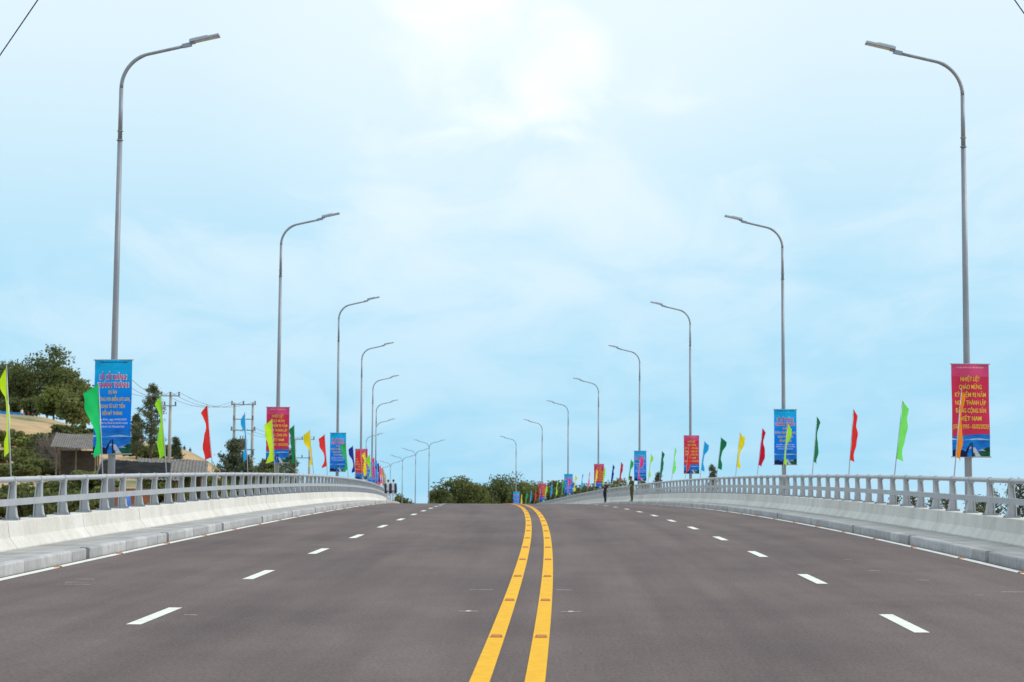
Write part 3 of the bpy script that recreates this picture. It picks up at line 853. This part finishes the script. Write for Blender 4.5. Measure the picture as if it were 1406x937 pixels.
GRV = 'trees on top of the sand dune'
for i, (px, top, d, rx, rzf, m_, lab) in enumerate((
        (8, 500, 352, 4.6, .42, 'leaf_dark', 'dark broad tree at the outer end of the dune grove'),
        (34, 500, 345, 4.2, .42, 'leaf_dark', 'dense dark tree between the tallest and the outermost dune tree'),
        (62, 479, 350, 4.8, .42, 'leaf_dark', 'tallest spreading tree of the grove on the sand dune'),
        (90, 500, 346, 4.0, .42, 'leaf_mid', 'rounded green tree next to the tallest dune tree'),
        (112, 522, 340, 3.4, .42, 'leaf_mid', 'loose green tree at the grove end beside the blue banner'),
        (72, 534, 322, 2.6, .45, 'leaf_light', 'small yellow-green tree standing in front of the dune grove'),
        (98, 540, 318, 2.4, .45, 'leaf_mid', 'small olive tree under the rounded dune tree'),
        (48, 546, 330, 3.6, .42, 'leaf_dark', 'low dark bushy tree under the tallest dune tree'),
        (20, 548, 333, 3.6, .42, 'leaf_dark', 'low dark bushy tree under the dense dune tree'))):
    g = on_ground(px, d); h = top_h(px, top, d, g)
    tree(g, h, rx, h*rzf, lab, m_, 46, 120, .26, 20+i, group=GRV)
SHR = 'shrubs on the dune slope'
for i, (px, top, d, rx, m_, lab) in enumerate((
        (85, 582, 182, 1.15, 'leaf_dark', 'dark narrow shrub halfway up the sand slope'),
        (101, 590, 250, 2.2, 'leaf_mid', 'green shrub on the sand slope beside the dark narrow one'),
        (118, 603, 240, 2.4, 'leaf_mid', 'green shrub on the sand slope above the tin shack'),
        (6, 612, 205, 2.6, 'leaf_mid', 'leafy green tree below the blue tarpaulin'),
        (30, 603, 200, 2.4, 'leaf_light', 'lighter green tree below the blue tarpaulin'),
        (22, 648, 160, 2.3, 'leaf_mid', 'bushy green tree behind the dune-side railing, foremost of all'),
        (44, 640, 170, 1.6, 'leaf_mid', 'small green tree behind the railing beside the dead bush'),
        (112, 640, 165, 1.9, 'leaf_mid', 'green shrub growing beside the tin shack wall'),
        (205, 612, 232, 2.6, 'leaf_light', 'low light green shrub on the mound by the tall casuarina'),
        (222, 622, 226, 2.4, 'leaf_mid', 'low green shrub on the mound by the concrete utility pole'),
        (192, 622, 222, 2.2, 'leaf_mid', 'low green shrub on the mound behind the tin shack'),
        (262, 655, 170, 1.8, 'leaf_mid', 'green shrub behind the railing under the bare dune ridge'),
        (228, 652, 150, 1.7, 'leaf_mid', 'green shrub behind the railing beside the tin shack'),
        (56, 600, 186, 1.3, 'leaf_mid', 'olive shrub on the sand slope under the tallest dune tree'),
        (12, 630, 180, 3.0, 'leaf_mid', 'wide leafy tree behind the railing below the tarpaulin'),
        (50, 618, 190, 2.2, 'leaf_light', 'light green shrub on the sand beside the dead bushes'),
        (70, 648, 168, 2.2, 'leaf_dark', 'dark shrub behind the railing in front of the dead bushes'),
        (96, 634, 172, 2.0, 'leaf_mid', 'green shrub behind the railing next to the wooden shack'),
        (128, 652, 140, 1.9, 'leaf_mid', 'green shrub in front of the wooden shack'),
        (86, 660, 142, 1.6, 'leaf_mid', 'low green shrub at the wooden shack corner'),
        (140, 606, 250, 2.8, 'leaf_mid', 'green shrub on the dune behind the wooden shack'),
        (162, 604, 246, 2.8, 'leaf_mid', 'green shrub on the mound behind the blue banner'),
        (290, 656, 168, 1.7, 'leaf_mid', 'green shrub behind the railing under the red flag'),
        (6, 668, 118, 1.7, 'leaf_mid', 'low green bush behind the railing at the outer end, under yellow-green flag'),
        (36, 664, 122, 1.6, 'leaf_mid', 'low green bush behind the railing between yellow-green and emerald flags'),
        (62, 676, 116, 1.3, 'leaf_dark', 'low dark bush behind the railing before the emerald flag'),
        (104, 676, 112, 1.3, 'leaf_mid', 'low green bush behind the railing just before the emerald flag'),
        (365, 632, 205, 1.8, 'leaf_light', 'yellow-green shrub behind the railing under the red banner'))):
    g = on_ground(px, d); h = max(top_h(px, top, d, g), 1.2)
    tree(g, h, rx, h*.48, lab, m_, 44, 150, .16, 60+i, trunk=.09, name='shrub', cat='shrub', group=SHR)
# dead bush: bare twigs
def dead_bush(loc, h, rad, label, seed):
    rs = np.random.RandomState(seed); m_ = MB(); tw = []
    r = tag(link('dead_bush', None, loc=loc), label, 'bush', SHR)
    m_.tube([(0,0,-.3),(0,0,h*.3)], [.10, .07], 6)
    link('stem', m_.mesh('stem', M['twig']), r); m_ = MB()
    for k in range(170):
        an = rs.uniform(0, 2*math.pi); q = rs.uniform(.2, 1)**.6*rad; z0 = h*rs.uniform(.05, .5)
        p0 = Vector((0, 0, z0))*1.0; p1 = Vector((math.cos(an)*q, math.sin(an)*q, z0 + rs.uniform(.25, .6)*h))
        m_.tube([p0, (p0+p1)/2 + Vector(rs.normal(size=3)*.2), p1], [.035, .025, .010], 3)
        for _ in range(4):
            e = p1 + Vector(rs.normal(size=3)*np.array([.45, .45, .4])); m_.tube([(p0+p1)/2*.4+p1*.6, e], [.018, .008], 3)
    link('branches', m_.mesh('branches', M['twig']), r)
for px, top, d, rad, lab in ((72, 598, 172, 1.5, 'grey leafless bush on the sand slope below the dark shrub'), (93, 606, 166, 1.4, 'grey leafless bush nearer the tin shack')):
    g = on_ground(px, d); dead_bush(g, top_h(px, top, d, g), rad, lab, int(px))
for i, (px, top, d, rad, lab, n) in enumerate((
        (206, 530, 212, 2.3, 'tall feathery casuarina beside the blue banner and utility pole', 4200),
        (187, 570, 216, 1.5, 'slender casuarina half hidden by the blue banner', 2200),
        (241, 602, 190, .9, 'small slim casuarina right beside the concrete utility pole', 1500),
        (318, 606, 176, 2.3, 'bushy casuarina under the twin utility poles', 4200),
        (334, 628, 172, 1.6, 'short casuarina under the transformer', 2400),
        (383, 588, 206, 2.5, 'tall dark casuarina behind the red banner', 4200),
        (362, 634, 196, 1.4, 'low casuarina between the transformer and the red banner', 1800),
        (401, 626, 210, 1.5, 'low casuarina past the tall one behind the red banner', 1800))):
    g = on_ground(px, d); conifer(g, top_h(px, top, d, g), rad, lab, 200+i, n, group='casuarina trees on the dune side')
FAR = 'trees beyond the bridge crest'
for i, (px, top, d, rx, m_, lab) in enumerate((
        (606, 668, 384, 2.6, 'leaf_dark', 'low dark tree at the end of the row beyond the crest'),
        (621, 656, 390, 3.6, 'leaf_dark', 'rounded dark tree beyond the crest, next to the row end'),
        (637, 658, 395, 2.8, 'leaf_dark', 'narrow dark tree beyond the crest by the gap in the row'),
        (655, 663, 388, 3.4, 'leaf_mid', 'mid green tree beyond the crest just past the gap'),
        (678, 656, 396, 4.2, 'leaf_dark', 'wide dark tree in the middle of the row beyond the crest'),
        (702, 653, 400, 4.6, 'leaf_dark', 'largest spreading tree of the row beyond the crest'),
        (724, 660, 392, 4.0, 'leaf_mid', 'rounded green tree beyond the crest behind the last open-side lamp'),
        (745, 666, 396, 3.6, 'leaf_mid', 'green tree beyond the crest behind the seventh open-side lamp'),
        (764, 658, 402, 3.4, 'leaf_dark', 'dark tree beyond the crest beside the sixth open-side lamp'),
        (782, 668, 398, 3.4, 'leaf_dark', 'dark tree behind the sixth open-side lamp banner'),
        (802, 664, 404, 3.8, 'leaf_mid', 'green tree between the fifth and sixth open-side lamps'),
        (822, 660, 400, 3.8, 'leaf_dark', 'dark tree behind the fifth open-side lamp banner'),
        (842, 660, 396, 3.6, 'leaf_mid', 'green tree behind the people on the open side'),
        (858, 667, 390, 2.6, 'leaf_mid', 'low green tree behind the uniformed person'),
        (884, 660, 260, 1.3, 'leaf_mid', 'small green tree rising behind the railing by the fourth open-side lamp'),
        (553, 680, 410, 2.4, 'leaf_mid', 'small lone tree under the double-arm lamps'))):
    g = on_ground(px, d); h = top_h(px, top, d, g)
    tree(g, h, rx, h*.46, lab, m_, 40, 130, .24, 400+i, group=FAR)
for i, (px, top, d, rad, lab) in enumerate(((978, 640, 240, 1.3, 'lone thin casuarina top above the open-side railing near the third lamp'),
                                            (904.5, 650, 260, 1.1, 'thin casuarina top above the open-side railing near the fourth lamp'))):
    g = on_ground(px, d); conifer(g, top_h(px, top, d, g), rad, lab, 500+i, 1500, group='thin casuarinas beyond the open side', bare=.4)
OS = 'young casuarinas beside the open-side parapet'
NB = ('by the first lamp', 'past the first lamp', 'short of the first lamp')
rs0 = random.Random(9)
for i, (px, top, d) in enumerate(((1234, 684, 66), (1257, 680, 64), (1280, 684, 62), (1304, 683, 60), (1340, 684, 58), (1352, 688, 57), (1367, 676, 56), (1383, 672, 55), (1397, 664, 54), (1409, 668, 54), (1432, 670, 52))):
    g = on_ground(px, d); conifer(g, top_h(px, top, d, g), .36, ('spiky young casuarina behind the open-side parapet, %s from light green flag towards orange flag' % ORD[i]) if i < 4 else
        ('spiky young casuarina behind the open-side parapet, %s downhill past the first lamp' % ORD[i-4]), 600+i, 420, group=OS, lsize=.07, bare=.1, name='young_casuarina', cat='shrub')

# ------------------------------------------------------------------ shacks, poles, tarpaulin on the dune side
M['tin'] = mat('old_tin', (0.24, 0.225, 0.21), .8, .1, col2=(0.10, 0.088, 0.08), vscale=2.2, stretch=(1, 4, 1))
M['tar'] = mat('black_tar_sheet', (0.030, 0.031, 0.034), .95, spec=.1, col2=(0.012, 0.012, 0.013), vscale=1.5, bump=.8, bscale=3)
M['brick'] = mat('brick_clay', (0.42, 0.17, 0.09), .9, col2=(0.32, 0.12, 0.065), vscale=3, objvar=.25)
M['mortar'] = mat('mortar', (0.34, 0.30, 0.26), .95, col2=(0.27, 0.24, 0.21))
M['wood'] = mat('weathered_wood', (0.22, 0.17, 0.12), .9, col2=(0.13, 0.10, 0.075), vscale=3)
M['shade_wood'] = mat('shaded_wood', (0.075, 0.06, 0.045), .9, col2=(0.04, 0.032, 0.026), vscale=3)  # wood colour darkened to carry the shade beneath the shack roof
M['blue_plastic'] = mat('blue_plastic', (0.02, 0.14, 0.55), .5, col2=(0.015, 0.10, 0.42))
M['tarp'] = mat('blue_tarp', (0.02, 0.33, 0.80), .5, col2=(0.02, 0.25, 0.68), vscale=2, transl=.2)
def wavy_roof(name, parent, p00, p10, p11, p01, material, n=44, amp=.03, thick=.02):
    """corrugated sheet between four corners (0: eave, 1: ridge)"""
    p00, p10, p11, p01 = map(Vector, (p00, p10, p11, p01)); m_ = MB(); nv = 5
    nrm = (p10-p00).cross(p01-p00).normalized()
    if nrm.z < 0: nrm = -nrm
    rs = random.Random(len(name)+n)
    sag = [rs.uniform(-.05, .05) for _ in range(nv+1)]
    for k in (0, 1):
        for j in range(nv+1):
            for i in range(n+1):
                a, b_ = i/n, j/nv
                p = p00.lerp(p10, a).lerp(p01.lerp(p11, a), b_) + nrm*(amp*(1 if i % 2 else -1) - k*thick + sag[j]*math.sin(a*9+j))
                m_.v.append(tuple(p))
    N = (nv+1)*(n+1)
    for k in (0, 1):
        for j in range(nv):
            for i in range(n):
                q = k*N+j*(n+1)+i; m_.f.append((q, q+1, q+n+2, q+n+1)); m_.m.append(0)
    for i in range(n):
        for j in (0, nv):
            q = j*(n+1)+i; m_.f.append((q, q+1, q+1+N, q+N)); m_.m.append(0)
    return link(name, m_.mesh(name, material), parent)
def shack(px, d, w, depth, wall_h, label, seed, brick=False, roofs=1):
    g = on_ground(px, d); r = tag(link('shack', None, loc=g, rotz=.12), label, 'shack', 'shacks at the foot of the dune')
    for x in (-w/2+.08, 0, w/2-.08):
        for y in (-depth/2+.08, depth/2-.08):
            m_ = MB(); m_.tube([(x, y, -.4), (x+.02, y, wall_h+.2)], [.07, .06], 7); link('post', m_.mesh('post', M['wood']), r)
    if brick:
        m_ = MB(); m_.box((-w*.12, -depth/2+.25, wall_h*.40-.1), (w*.62, .12, wall_h*.80+.2)); wl_ = link('wall', m_.mesh('wall', M['mortar']), r)
        bm = MB(); bm.box((0, 0, 0), (.212, .05, .066)); bme = bm.mesh('brick', M['brick'])
        nrow = int(wall_h*.80/.08); ncol = int(w*.62/.225)
        bb = MB()
        for j in range(nrow):
            for i in range(ncol):
                bb.box((-w*.12-w*.31+.12+i*.225+(.11 if j % 2 else 0), -depth/2+.175, .05+j*.08), (.212, .05, .066))
        tag(link('bricks', bb.mesh('bricks', M['brick']), wl_), kind='stuff')
    else:
        m_ = MB(); m_.box((0, depth/2-.15, wall_h*.5-.1), (w-.3, .06, wall_h+.1)); link('wall', m_.mesh('wall', M['shade_wood']), r)
    hw, hd = w/2+.35, depth/2+.4
    wavy_roof('roof', r, (-hw, -hd, wall_h+.15), (hw, -hd, wall_h-.05), (hw, hd, wall_h+1.15), (-hw, hd, wall_h+1.30), M['tin'])
    if roofs > 1:
        wavy_roof('roof_cover', r, (-hw*.95, -hd*.82, wall_h+.36), (hw*.7, -hd*.82, wall_h+.22), (hw*.66, hd*.6, wall_h+1.06), (-hw*.95, hd*.6, wall_h+1.22), M['tar'], 14, .022)
    return r
shack(194, 118, 4.3, 3.2, 2.55, 'brick shack with tin roof under black sheeting below the dune', 1, True, 2)
shack(106, 150, 3.0, 3.0, 3.6, 'tin-roofed wooden shack half hidden behind the blue banner', 2)
shack(236, 150, 4.6, 2.6, 2.2, 'low tin-roofed shack at the foot of the utility pole', 3)
g = on_ground(176, 112)
m_ = MB(); m_.tube([(0,0,0),(0,0,.06),(0,0,.3),(0,0,.34),(0,0,.6),(0,0,.64),(0,0,.9)], [.27,.29,.29,.31,.31,.29,.28], 14)
b = link('barrel', m_.mesh('barrel', M['blue_plastic'], True), None, (g.x, g.y-1.0, ground_z(g.x, g.y-1)+.0))
b.scale = (1.2, 1.2, 2.2)
tag(b, 'upright blue plastic water barrel in front of the brick shack', 'barrel')
# utility poles
def upole(loc, h, label, arms, yaw=0.0, twin=0.0, transformer=None):
    r = tag(link('utility_pole', None, loc=loc, rotz=yaw), label, 'utility pole', 'concrete utility poles')
    for x in ((0,) if not twin else (-twin/2, twin/2)):
        m_ = MB(); m_.tube([(x, 0, -.5), (x, 0, h)], [.17, .11], 10); link('pole', m_.mesh('pole', M['cpole'], True), r)
    for z, w in arms:
        m_ = MB(); m_.box((0, -.15, z), (w, .09, .09)); a = link('crossarm', m_.mesh('crossarm', M['galv']), r)
        for x in ((-w/2+.1, 0, w/2-.1) if w > 1.2 else (-w/2+.08, w/2-.08)):
            m_ = MB(); m_.tube([(x, -.15, z+.04), (x, -.15, z+.12), (x, -.15, z+.20), (x, -.15, z+.30), (x, -.15, z+.36)], [.03, .09, .05, .08, .03], 8)
            link('insulator', m_.mesh('insulator', M['insul']), a)
    if transformer:
        z = transformer; m_ = MB(); m_.box((0, -.25, z), (.75, .6, .95)); 
        for i in range(7): m_.box((-.36+.12*i, -.58, z-.05), (.03, .12, .7))
        for x in (-.22, 0, .22): m_.tube([(x, -.25, z+.47), (x, -.25, z+.8)], [.06, .035], 7)
        link('transformer', m_.mesh('transformer', M['stud_rim']), r)
        m_ = MB(); m_.box((0, -.2, z-.55), (twin+.5, .5, .1)); link('platform', m_.mesh('platform', M['galv']), r)
    return r
U = []
for px, top, d, arms, twin, tr, lab in (
        (232, 540, 172, [(-.25, 1.7), (-1.1, 1.1)], 0, None, 'single concrete utility pole with crossarms beside the tall casuarina'),
        (333, 553, 190, [(-.2, 2.4), (-2.65, 2.4), (-1.6, 2.0), (-5.0, 2.2)], 1.75, -3.95, 'twin concrete utility poles carrying a dark transformer'),
        (414.5, 603, 232, [(-.05, 2.9), (-2.2, 2.4)], 1.7, None, 'twin concrete utility poles with crossarm past the red banner')):
    g = on_ground(px, d); h = top_h(px, top, d, g); U.append((g, h))
    upole(g, h, lab, [(h+z, w) for z, w in arms], .0, twin, (h+tr) if tr else None)
def wire(a, b_, sag, label):
    a, b_ = Vector(a), Vector(b_); pts = []
    for i in range(17):
        t = i/16; p = a.lerp(b_, t); p.z -= sag*4*t*(1-t); pts.append(p)
    q = MB(); q.tube(pts, .016, 5); tag(link('overhead_wire', q.mesh('overhead_wire', M['wire'])), label, 'wire', 'wires between the utility poles')
g0, h0 = U[0]; g1, h1 = U[1]; g2, h2 = U[2]
far_l = pix(154, 516, 128)
gq = Vector((far_l.x, far_l.y, ground_z(far_l.x, far_l.y)))
upole(gq, far_l.z-gq.z+.3, 'concrete utility pole hidden behind the blue banner of the first dune-side lamp', [(far_l.z-gq.z, 1.7)])
for k, dx in enumerate((-.75, 0, .75)):
    w_ = ('outer', 'middle', 'inner')[k]
    wire((gq.x+dx, gq.y-.15, gq.z+far_l.z-gq.z+.3), (g0.x+dx, g0.y-.15, g0.z+h0+.1), .9, 'thin %s wire running down to the single utility pole' % w_)
    wire((g0.x+dx, g0.y-.15, g0.z+h0+.1), (g1.x+dx*1.4, g1.y-.15, g1.z+h1+.1), .9, 'thin %s wire from the single pole to the transformer poles' % w_)
    wire((g1.x+dx*1.4, g1.y-.15, g1.z+h1-2.4), (g2.x+dx*1.5, g2.y-.15, g2.z+h2+.25), .5, 'thin %s wire from the transformer poles to the last twin poles' % w_)
# tarpaulin strip on the dune
g = on_ground(-4, 318)
tb = tag(link('tarpaulin_fence', None, loc=g), 'long low blue tarpaulin strip along the sand dune', 'tarpaulin')
zt = pix(-4, 583, 318).z - g.z
m_ = MB(); n = 40
for i in range(n+1):
    x = -6 + 10.2*i/n; dz = .10*math.sin(i*.9)
    gy = ground_z(g.x+x, g.y) - g.z
    for z in (.05, .9): m_.v.append((x, .10*math.sin(i*1.3+z), gy+z+(dz*.4 if z > .5 else 0)))
for i in range(n):
    m_.f.append((2*i, 2*i+2, 2*i+3, 2*i+1)); m_.m.append(0)
o = link('sheet', m_.mesh('sheet', M['tarp'], True), tb)
for x in (-5.5, -3, -.5, 2, 4.1):
    m_ = MB(); gy = ground_z(g.x+x, g.y) - g.z; m_.tube([(x, .16, gy-.3), (x, .16, gy+1.05)], .035, 6); link('stake', m_.mesh('stake', M['wood']), tb)

# ------------------------------------------------------------------ people
M['skin'] = mat('skin', (0.42, 0.25, 0.17), .6, col2=(0.38, 0.22, 0.15))
M['hair'] = mat('hair', (0.015, 0.012, 0.01), .6, col2=(0.01, 0.009, 0.008))
def cloth_mat(n, c): return mat(n, c, .85, col2=tuple(q*.75 for q in c), vscale=6)
M['c_olive'] = cloth_mat('olive_uniform', (0.085, 0.10, 0.030)); M['c_black'] = cloth_mat('black_cloth', (0.014, 0.016, 0.024))
M['c_white'] = cloth_mat('white_cloth', (0.75, 0.75, 0.78)); M['c_navy'] = cloth_mat('navy_cloth', (0.03, 0.04, 0.10))
M['c_red'] = cloth_mat('red_cloth_wear', (0.55, 0.05, 0.05)); M['c_blue'] = cloth_mat('blue_cloth_wear', (0.10, 0.20, 0.45))
M['shoe'] = cloth_mat('shoe', (0.02, 0.018, 0.016)); M['cap_red'] = cloth_mat('cap_band', (0.30, 0.03, 0.03))
BODY = {}
def person(loc, rotz, h, pose, mats, label, cap=None, hair=True, group=None):
    """one skinned body; pose gives joint offsets for a 1.7 m figure facing -Y; mats = skin, top, bottoms, shoes"""
    J = {}
    def A(n, p, par, r): J[n] = (Vector(p), par, r)
    lean = pose.get('lean', 0.0); arm = pose.get('arm', 'down'); stride = pose.get('stride', 0.08)
    def T(z): return -lean*max(z-.92, 0) - pose.get('hip', 0)*math.exp(-((z-.95)/.25)**2)
    A('pelvis', (0, T(.94), .94), None, (.150, .105))
    A('waist', (0, T(1.08), 1.08), 'pelvis', (.135, .098))
    A('chest', (0, T(1.28)+.01, 1.28), 'waist', (.165, .115))
    A('upper', (0, T(1.41)+.01, 1.41), 'chest', (.125, .085))
    A('neck', (0, T(1.47), 1.475), 'upper', (.055, .055))
    hd = pose.get('head', 0.0)
    A('head0', (0, T(1.54)-.012-hd*.4, 1.545), 'neck', (.070, .078))
    A('head1', (0, T(1.62)-.018-hd, 1.625-hd*.25), 'head0', (.078, .095))
    A('head2', (0, T(1.70)-.008-hd*1.4, 1.695-hd*.5), 'head1', (.058, .070))
    A('nose', (0, T(1.60)-.118-hd, 1.60-hd*.3), 'head1', (.014, .016))
    for sx, sn in ((-1, 'l'), (1, 'r')):
        A('ear'+sn, (sx*.083, T(1.62)-.012-hd, 1.615-hd*.2), 'head1', (.012, .02))
        st = stride*(1 if sx > 0 else -1)
        A('hip'+sn, (sx*.092, T(.88), .88), 'pelvis', (.098, .10))
        A('knee'+sn, (sx*.10, -st*.55-.02, .49), 'hip'+sn, (.062, .066))
        A('calf'+sn, (sx*.10, -st*.8+.01, .34), 'knee'+sn, (.056, .060))
        A('ankle'+sn, (sx*.10, -st+.01, .09), 'calf'+sn, (.042, .045))
        A('heel'+sn, (sx*.10, -st+.02, .045), 'ankle'+sn, (.045, .042))
        A('toe'+sn, (sx*.115, -st-.15, .038), 'heel'+sn, (.045, .032))
        A('sho'+sn, (sx*.185, T(1.395)+.01, 1.395), 'upper', (.065, .065))
        if arm == 'down':
            e, w_ = (sx*.235, T(1.13)+.03, 1.12), (sx*.245, T(.9)-.04, .875)
        elif arm == 'phone':
            e, w_ = (sx*.235, T(1.15)-.04, 1.13), (sx*.06, T(1.15)-.27, 1.14)
        else:
            e, w_ = (sx*.25, T(1.2)-.16, 1.19), (sx*.07, T(1.35)-.36, 1.36)
        A('elb'+sn, e, 'sho'+sn, (.044, .046)); A('wri'+sn, w_, 'elb'+sn, (.029, .031))
        E_, W_ = Vector(e), Vector(w_); dv = (W_-E_).normalized()
        side = dv.cross(Vector((0, 1, .3))).normalized(); nrm_ = dv.cross(side).normalized()
        A('palm'+sn, W_+dv*.075, 'wri'+sn, (.036, .020))
        for k, (o_, ln) in enumerate(((-.030, .070), (-.010, .080), (.010, .075), (.029, .058))):
            A('k%d%s' % (k, sn), W_+dv*.10+side*o_, 'palm'+sn, (.009, .009))
            A('f%d%s' % (k, sn), W_+dv*(.10+ln*.6)+side*o_*1.1+nrm_*.012, 'k%d%s' % (k, sn), (.0085, .0085))
            A('t%d%s' % (k, sn), W_+dv*(.10+ln)+side*o_*1.1+nrm_*.035, 'f%d%s' % (k, sn), (.008, .008))
        A('th1'+sn, W_+dv*.05-side*.042, 'wri'+sn, (.011, .011)); A('th2'+sn, W_+dv*.095-side*.055+nrm_*.02, 'th1'+sn, (.009, .009))
    names = list(J); idx = {n: i for i, n in enumerate(names)}
    me = bpy.data.meshes.new('person')
    me.from_pydata([tuple(J[n][0]) for n in names], [(idx[J[n][1]], idx[n]) for n in names if J[n][1]], [])
    ob = bpy.data.objects.new('person_tmp', me); COL.objects.link(ob)
    ob.modifiers.new('skin', 'SKIN')
    sub = ob.modifiers.new('sub', 'SUBSURF'); sub.levels = 1; sub.render_levels = 1
    for i, n in enumerate(names):
        me.skin_vertices[0].data[i].radius = J[n][2]; me.skin_vertices[0].data[i].use_root = (n == 'pelvis')
    dg = bpy.context.evaluated_depsgraph_get()
    bm_ = bpy.data.meshes.new_from_object(ob.evaluated_get(dg))
    bpy.data.objects.remove(ob); bpy.data.meshes.remove(me)
    bm_.name = 'person'; bm_.materials.clear()
    for q in mats: bm_.materials.append(M[q])
    wr = [J['wri'+s_][0] for s_ in 'lr']; pl = [J['palm'+s_][0] for s_ in 'lr']
    for p in bm_.polygons:
        c = p.center
        hand = any((c-a).dot(b_-a) > 0 and (c-a).length < .26 for a, b_ in zip(wr, pl))
        if c.z < .075: mi = 3
        elif c.z > 1.475 or hand: mi = 0
        elif c.z < .96 and abs(c.x) < .21: mi = 2
        else: mi = 1
        p.material_index = mi; p.use_smooth = True
    o = link('person', bm_, None, loc, rotz); o.scale = (h/1.755,)*3
    tag(o, label, 'person', group)
    hc = (J['head1'][0]+J['head2'][0])/2
    if hair:
        m_ = MB()
        for j in range(7):
            a = math.pi*.5*j/6
            for i in range(14):
                b_ = 2*math.pi*i/14
                drop = -.055 if math.sin(b_) > -.2 else .0
                m_.v.append((hc.x+.088*math.cos(a)*math.cos(b_), hc.y+.016+.103*math.cos(a)*math.sin(b_), hc.z-.012+(drop if j == 0 else 0)+.098*math.sin(a)))
        for j in range(6):
            for i in range(14):
                m_.f.append((j*14+i, j*14+(i+1) % 14, (j+1)*14+(i+1) % 14, (j+1)*14+i)); m_.m.append(0)
        link('hair', m_.mesh('hair', M['hair'], True), o)
    if cap:
        m_ = MB(); m_.tube([(hc.x, hc.y+.005, hc.z+.02), (hc.x, hc.y+.005, hc.z+.065)], [.098, .104], 16)
        cp = link('cap', m_.mesh('cap', M[cap]), o)
        m_ = MB(); m_.tube([(hc.x, hc.y, hc.z+.065), (hc.x, hc.y-.01, hc.z+.10), (hc.x, hc.y, hc.z+.13)], [.105, .135, .05], 16)
        link('crown', m_.mesh('crown', M['c_olive']), cp)
        m_ = MB(); m_.box((hc.x, hc.y-.125, hc.z+.022), (.15, .08, .012), rot=Matrix.Rotation(.35, 3, 'X')); link('peak', m_.mesh('peak', M['shoe']), cp)
    return o
G = None
person(P(127.5, 7.92, .171), math.radians(-52), 1.60, {'arm': 'phone', 'head': .055, 'lean': .04, 'stride': .05}, ('skin', 'c_olive', 'c_olive', 'shoe'),
       'person in olive uniform and cap looking down at hands on the open-side pavement', cap='cap_red')
person(P(149, 8.0, .171), math.radians(-40), 1.60, {'arm': 'up', 'lean': -.16, 'hip': .06, 'stride': .07}, ('skin', 'c_black', 'c_black', 'shoe'),
       'person in black leaning back with raised hands by the open-side parapet')
for px, d, m1, lab in ((533, 138, 'c_navy', 'person in white with dark jacket walking on dune-side pavement, nearer the railing'),
                       (540.2, 137, 'c_navy', 'person in white with dark jacket walking on dune-side pavement, nearer the roadway')):
    w = pix(px, 690, d); l = w.x - P(d).x
    zz = .171 if abs(l) > 7.4 else 0
    o = person(P(d, l, zz), 2.9, 1.5, {'stride': .12}, ('skin', 'c_white', 'c_white', 'shoe'), lab)
    # open jacket over the white clothes
    m_ = MB()
    for sx in (-1, 1):
        m_.tube([(sx*.15, .02, 1.42), (sx*.185, .03, 1.25), (sx*.18, .04, 1.0), (sx*.19, .05, .62)], [.09, .085, .085, .10], 10)
        m_.tube([(sx*.19, .02, 1.41), (sx*.24, .03, 1.13), (sx*.25, -.02, .92)], [.075, .062, .055], 9)
    link('jacket', m_.mesh('jacket', M['c_navy'], True), o)
DP = 'people on the dune'
for px, d, hh, a_, b_, lab, yaw in ((44, 322, 1.7, 'c_navy', 'c_black', 'person in dark clothes standing on the sand under the dune trees', .4),
                     (37, 320, 1.2, 'c_red', 'c_navy', 'small person in red on the sand beside the one in dark clothes', -.3),
                     (28, 306, 1.65, 'c_white', 'c_black', 'person in white top on the sand below the blue tarpaulin end', .9),
                     (183, 250, 1.6, 'c_white', 'c_navy', 'person in white in the crowd on the mound by the blue banner', .2),
                     (186.5, 254, 1.65, 'c_navy', 'c_black', 'person in navy in the crowd on the mound by the blue banner', -.5),
                     (190, 249, 1.6, 'c_red', 'c_black', 'person in red in the crowd on the mound by the blue banner', .6),
                     (194, 252, 1.6, 'c_black', 'c_navy', 'person in black at the edge of the crowd on the mound', .1),
                     (252.5, 331, 1.6, 'c_black', 'c_black', 'person in black sitting watch on the bare dune ridge', .5),
                     (260.5, 331, 1.5, 'c_navy', 'c_black', 'person in navy on the bare dune ridge, further down it', -.2)):
    g = on_ground(px, d); person(g, yaw, hh, {'stride': .06}, ('skin', a_, b_, 'shoe'), lab, group=DP)
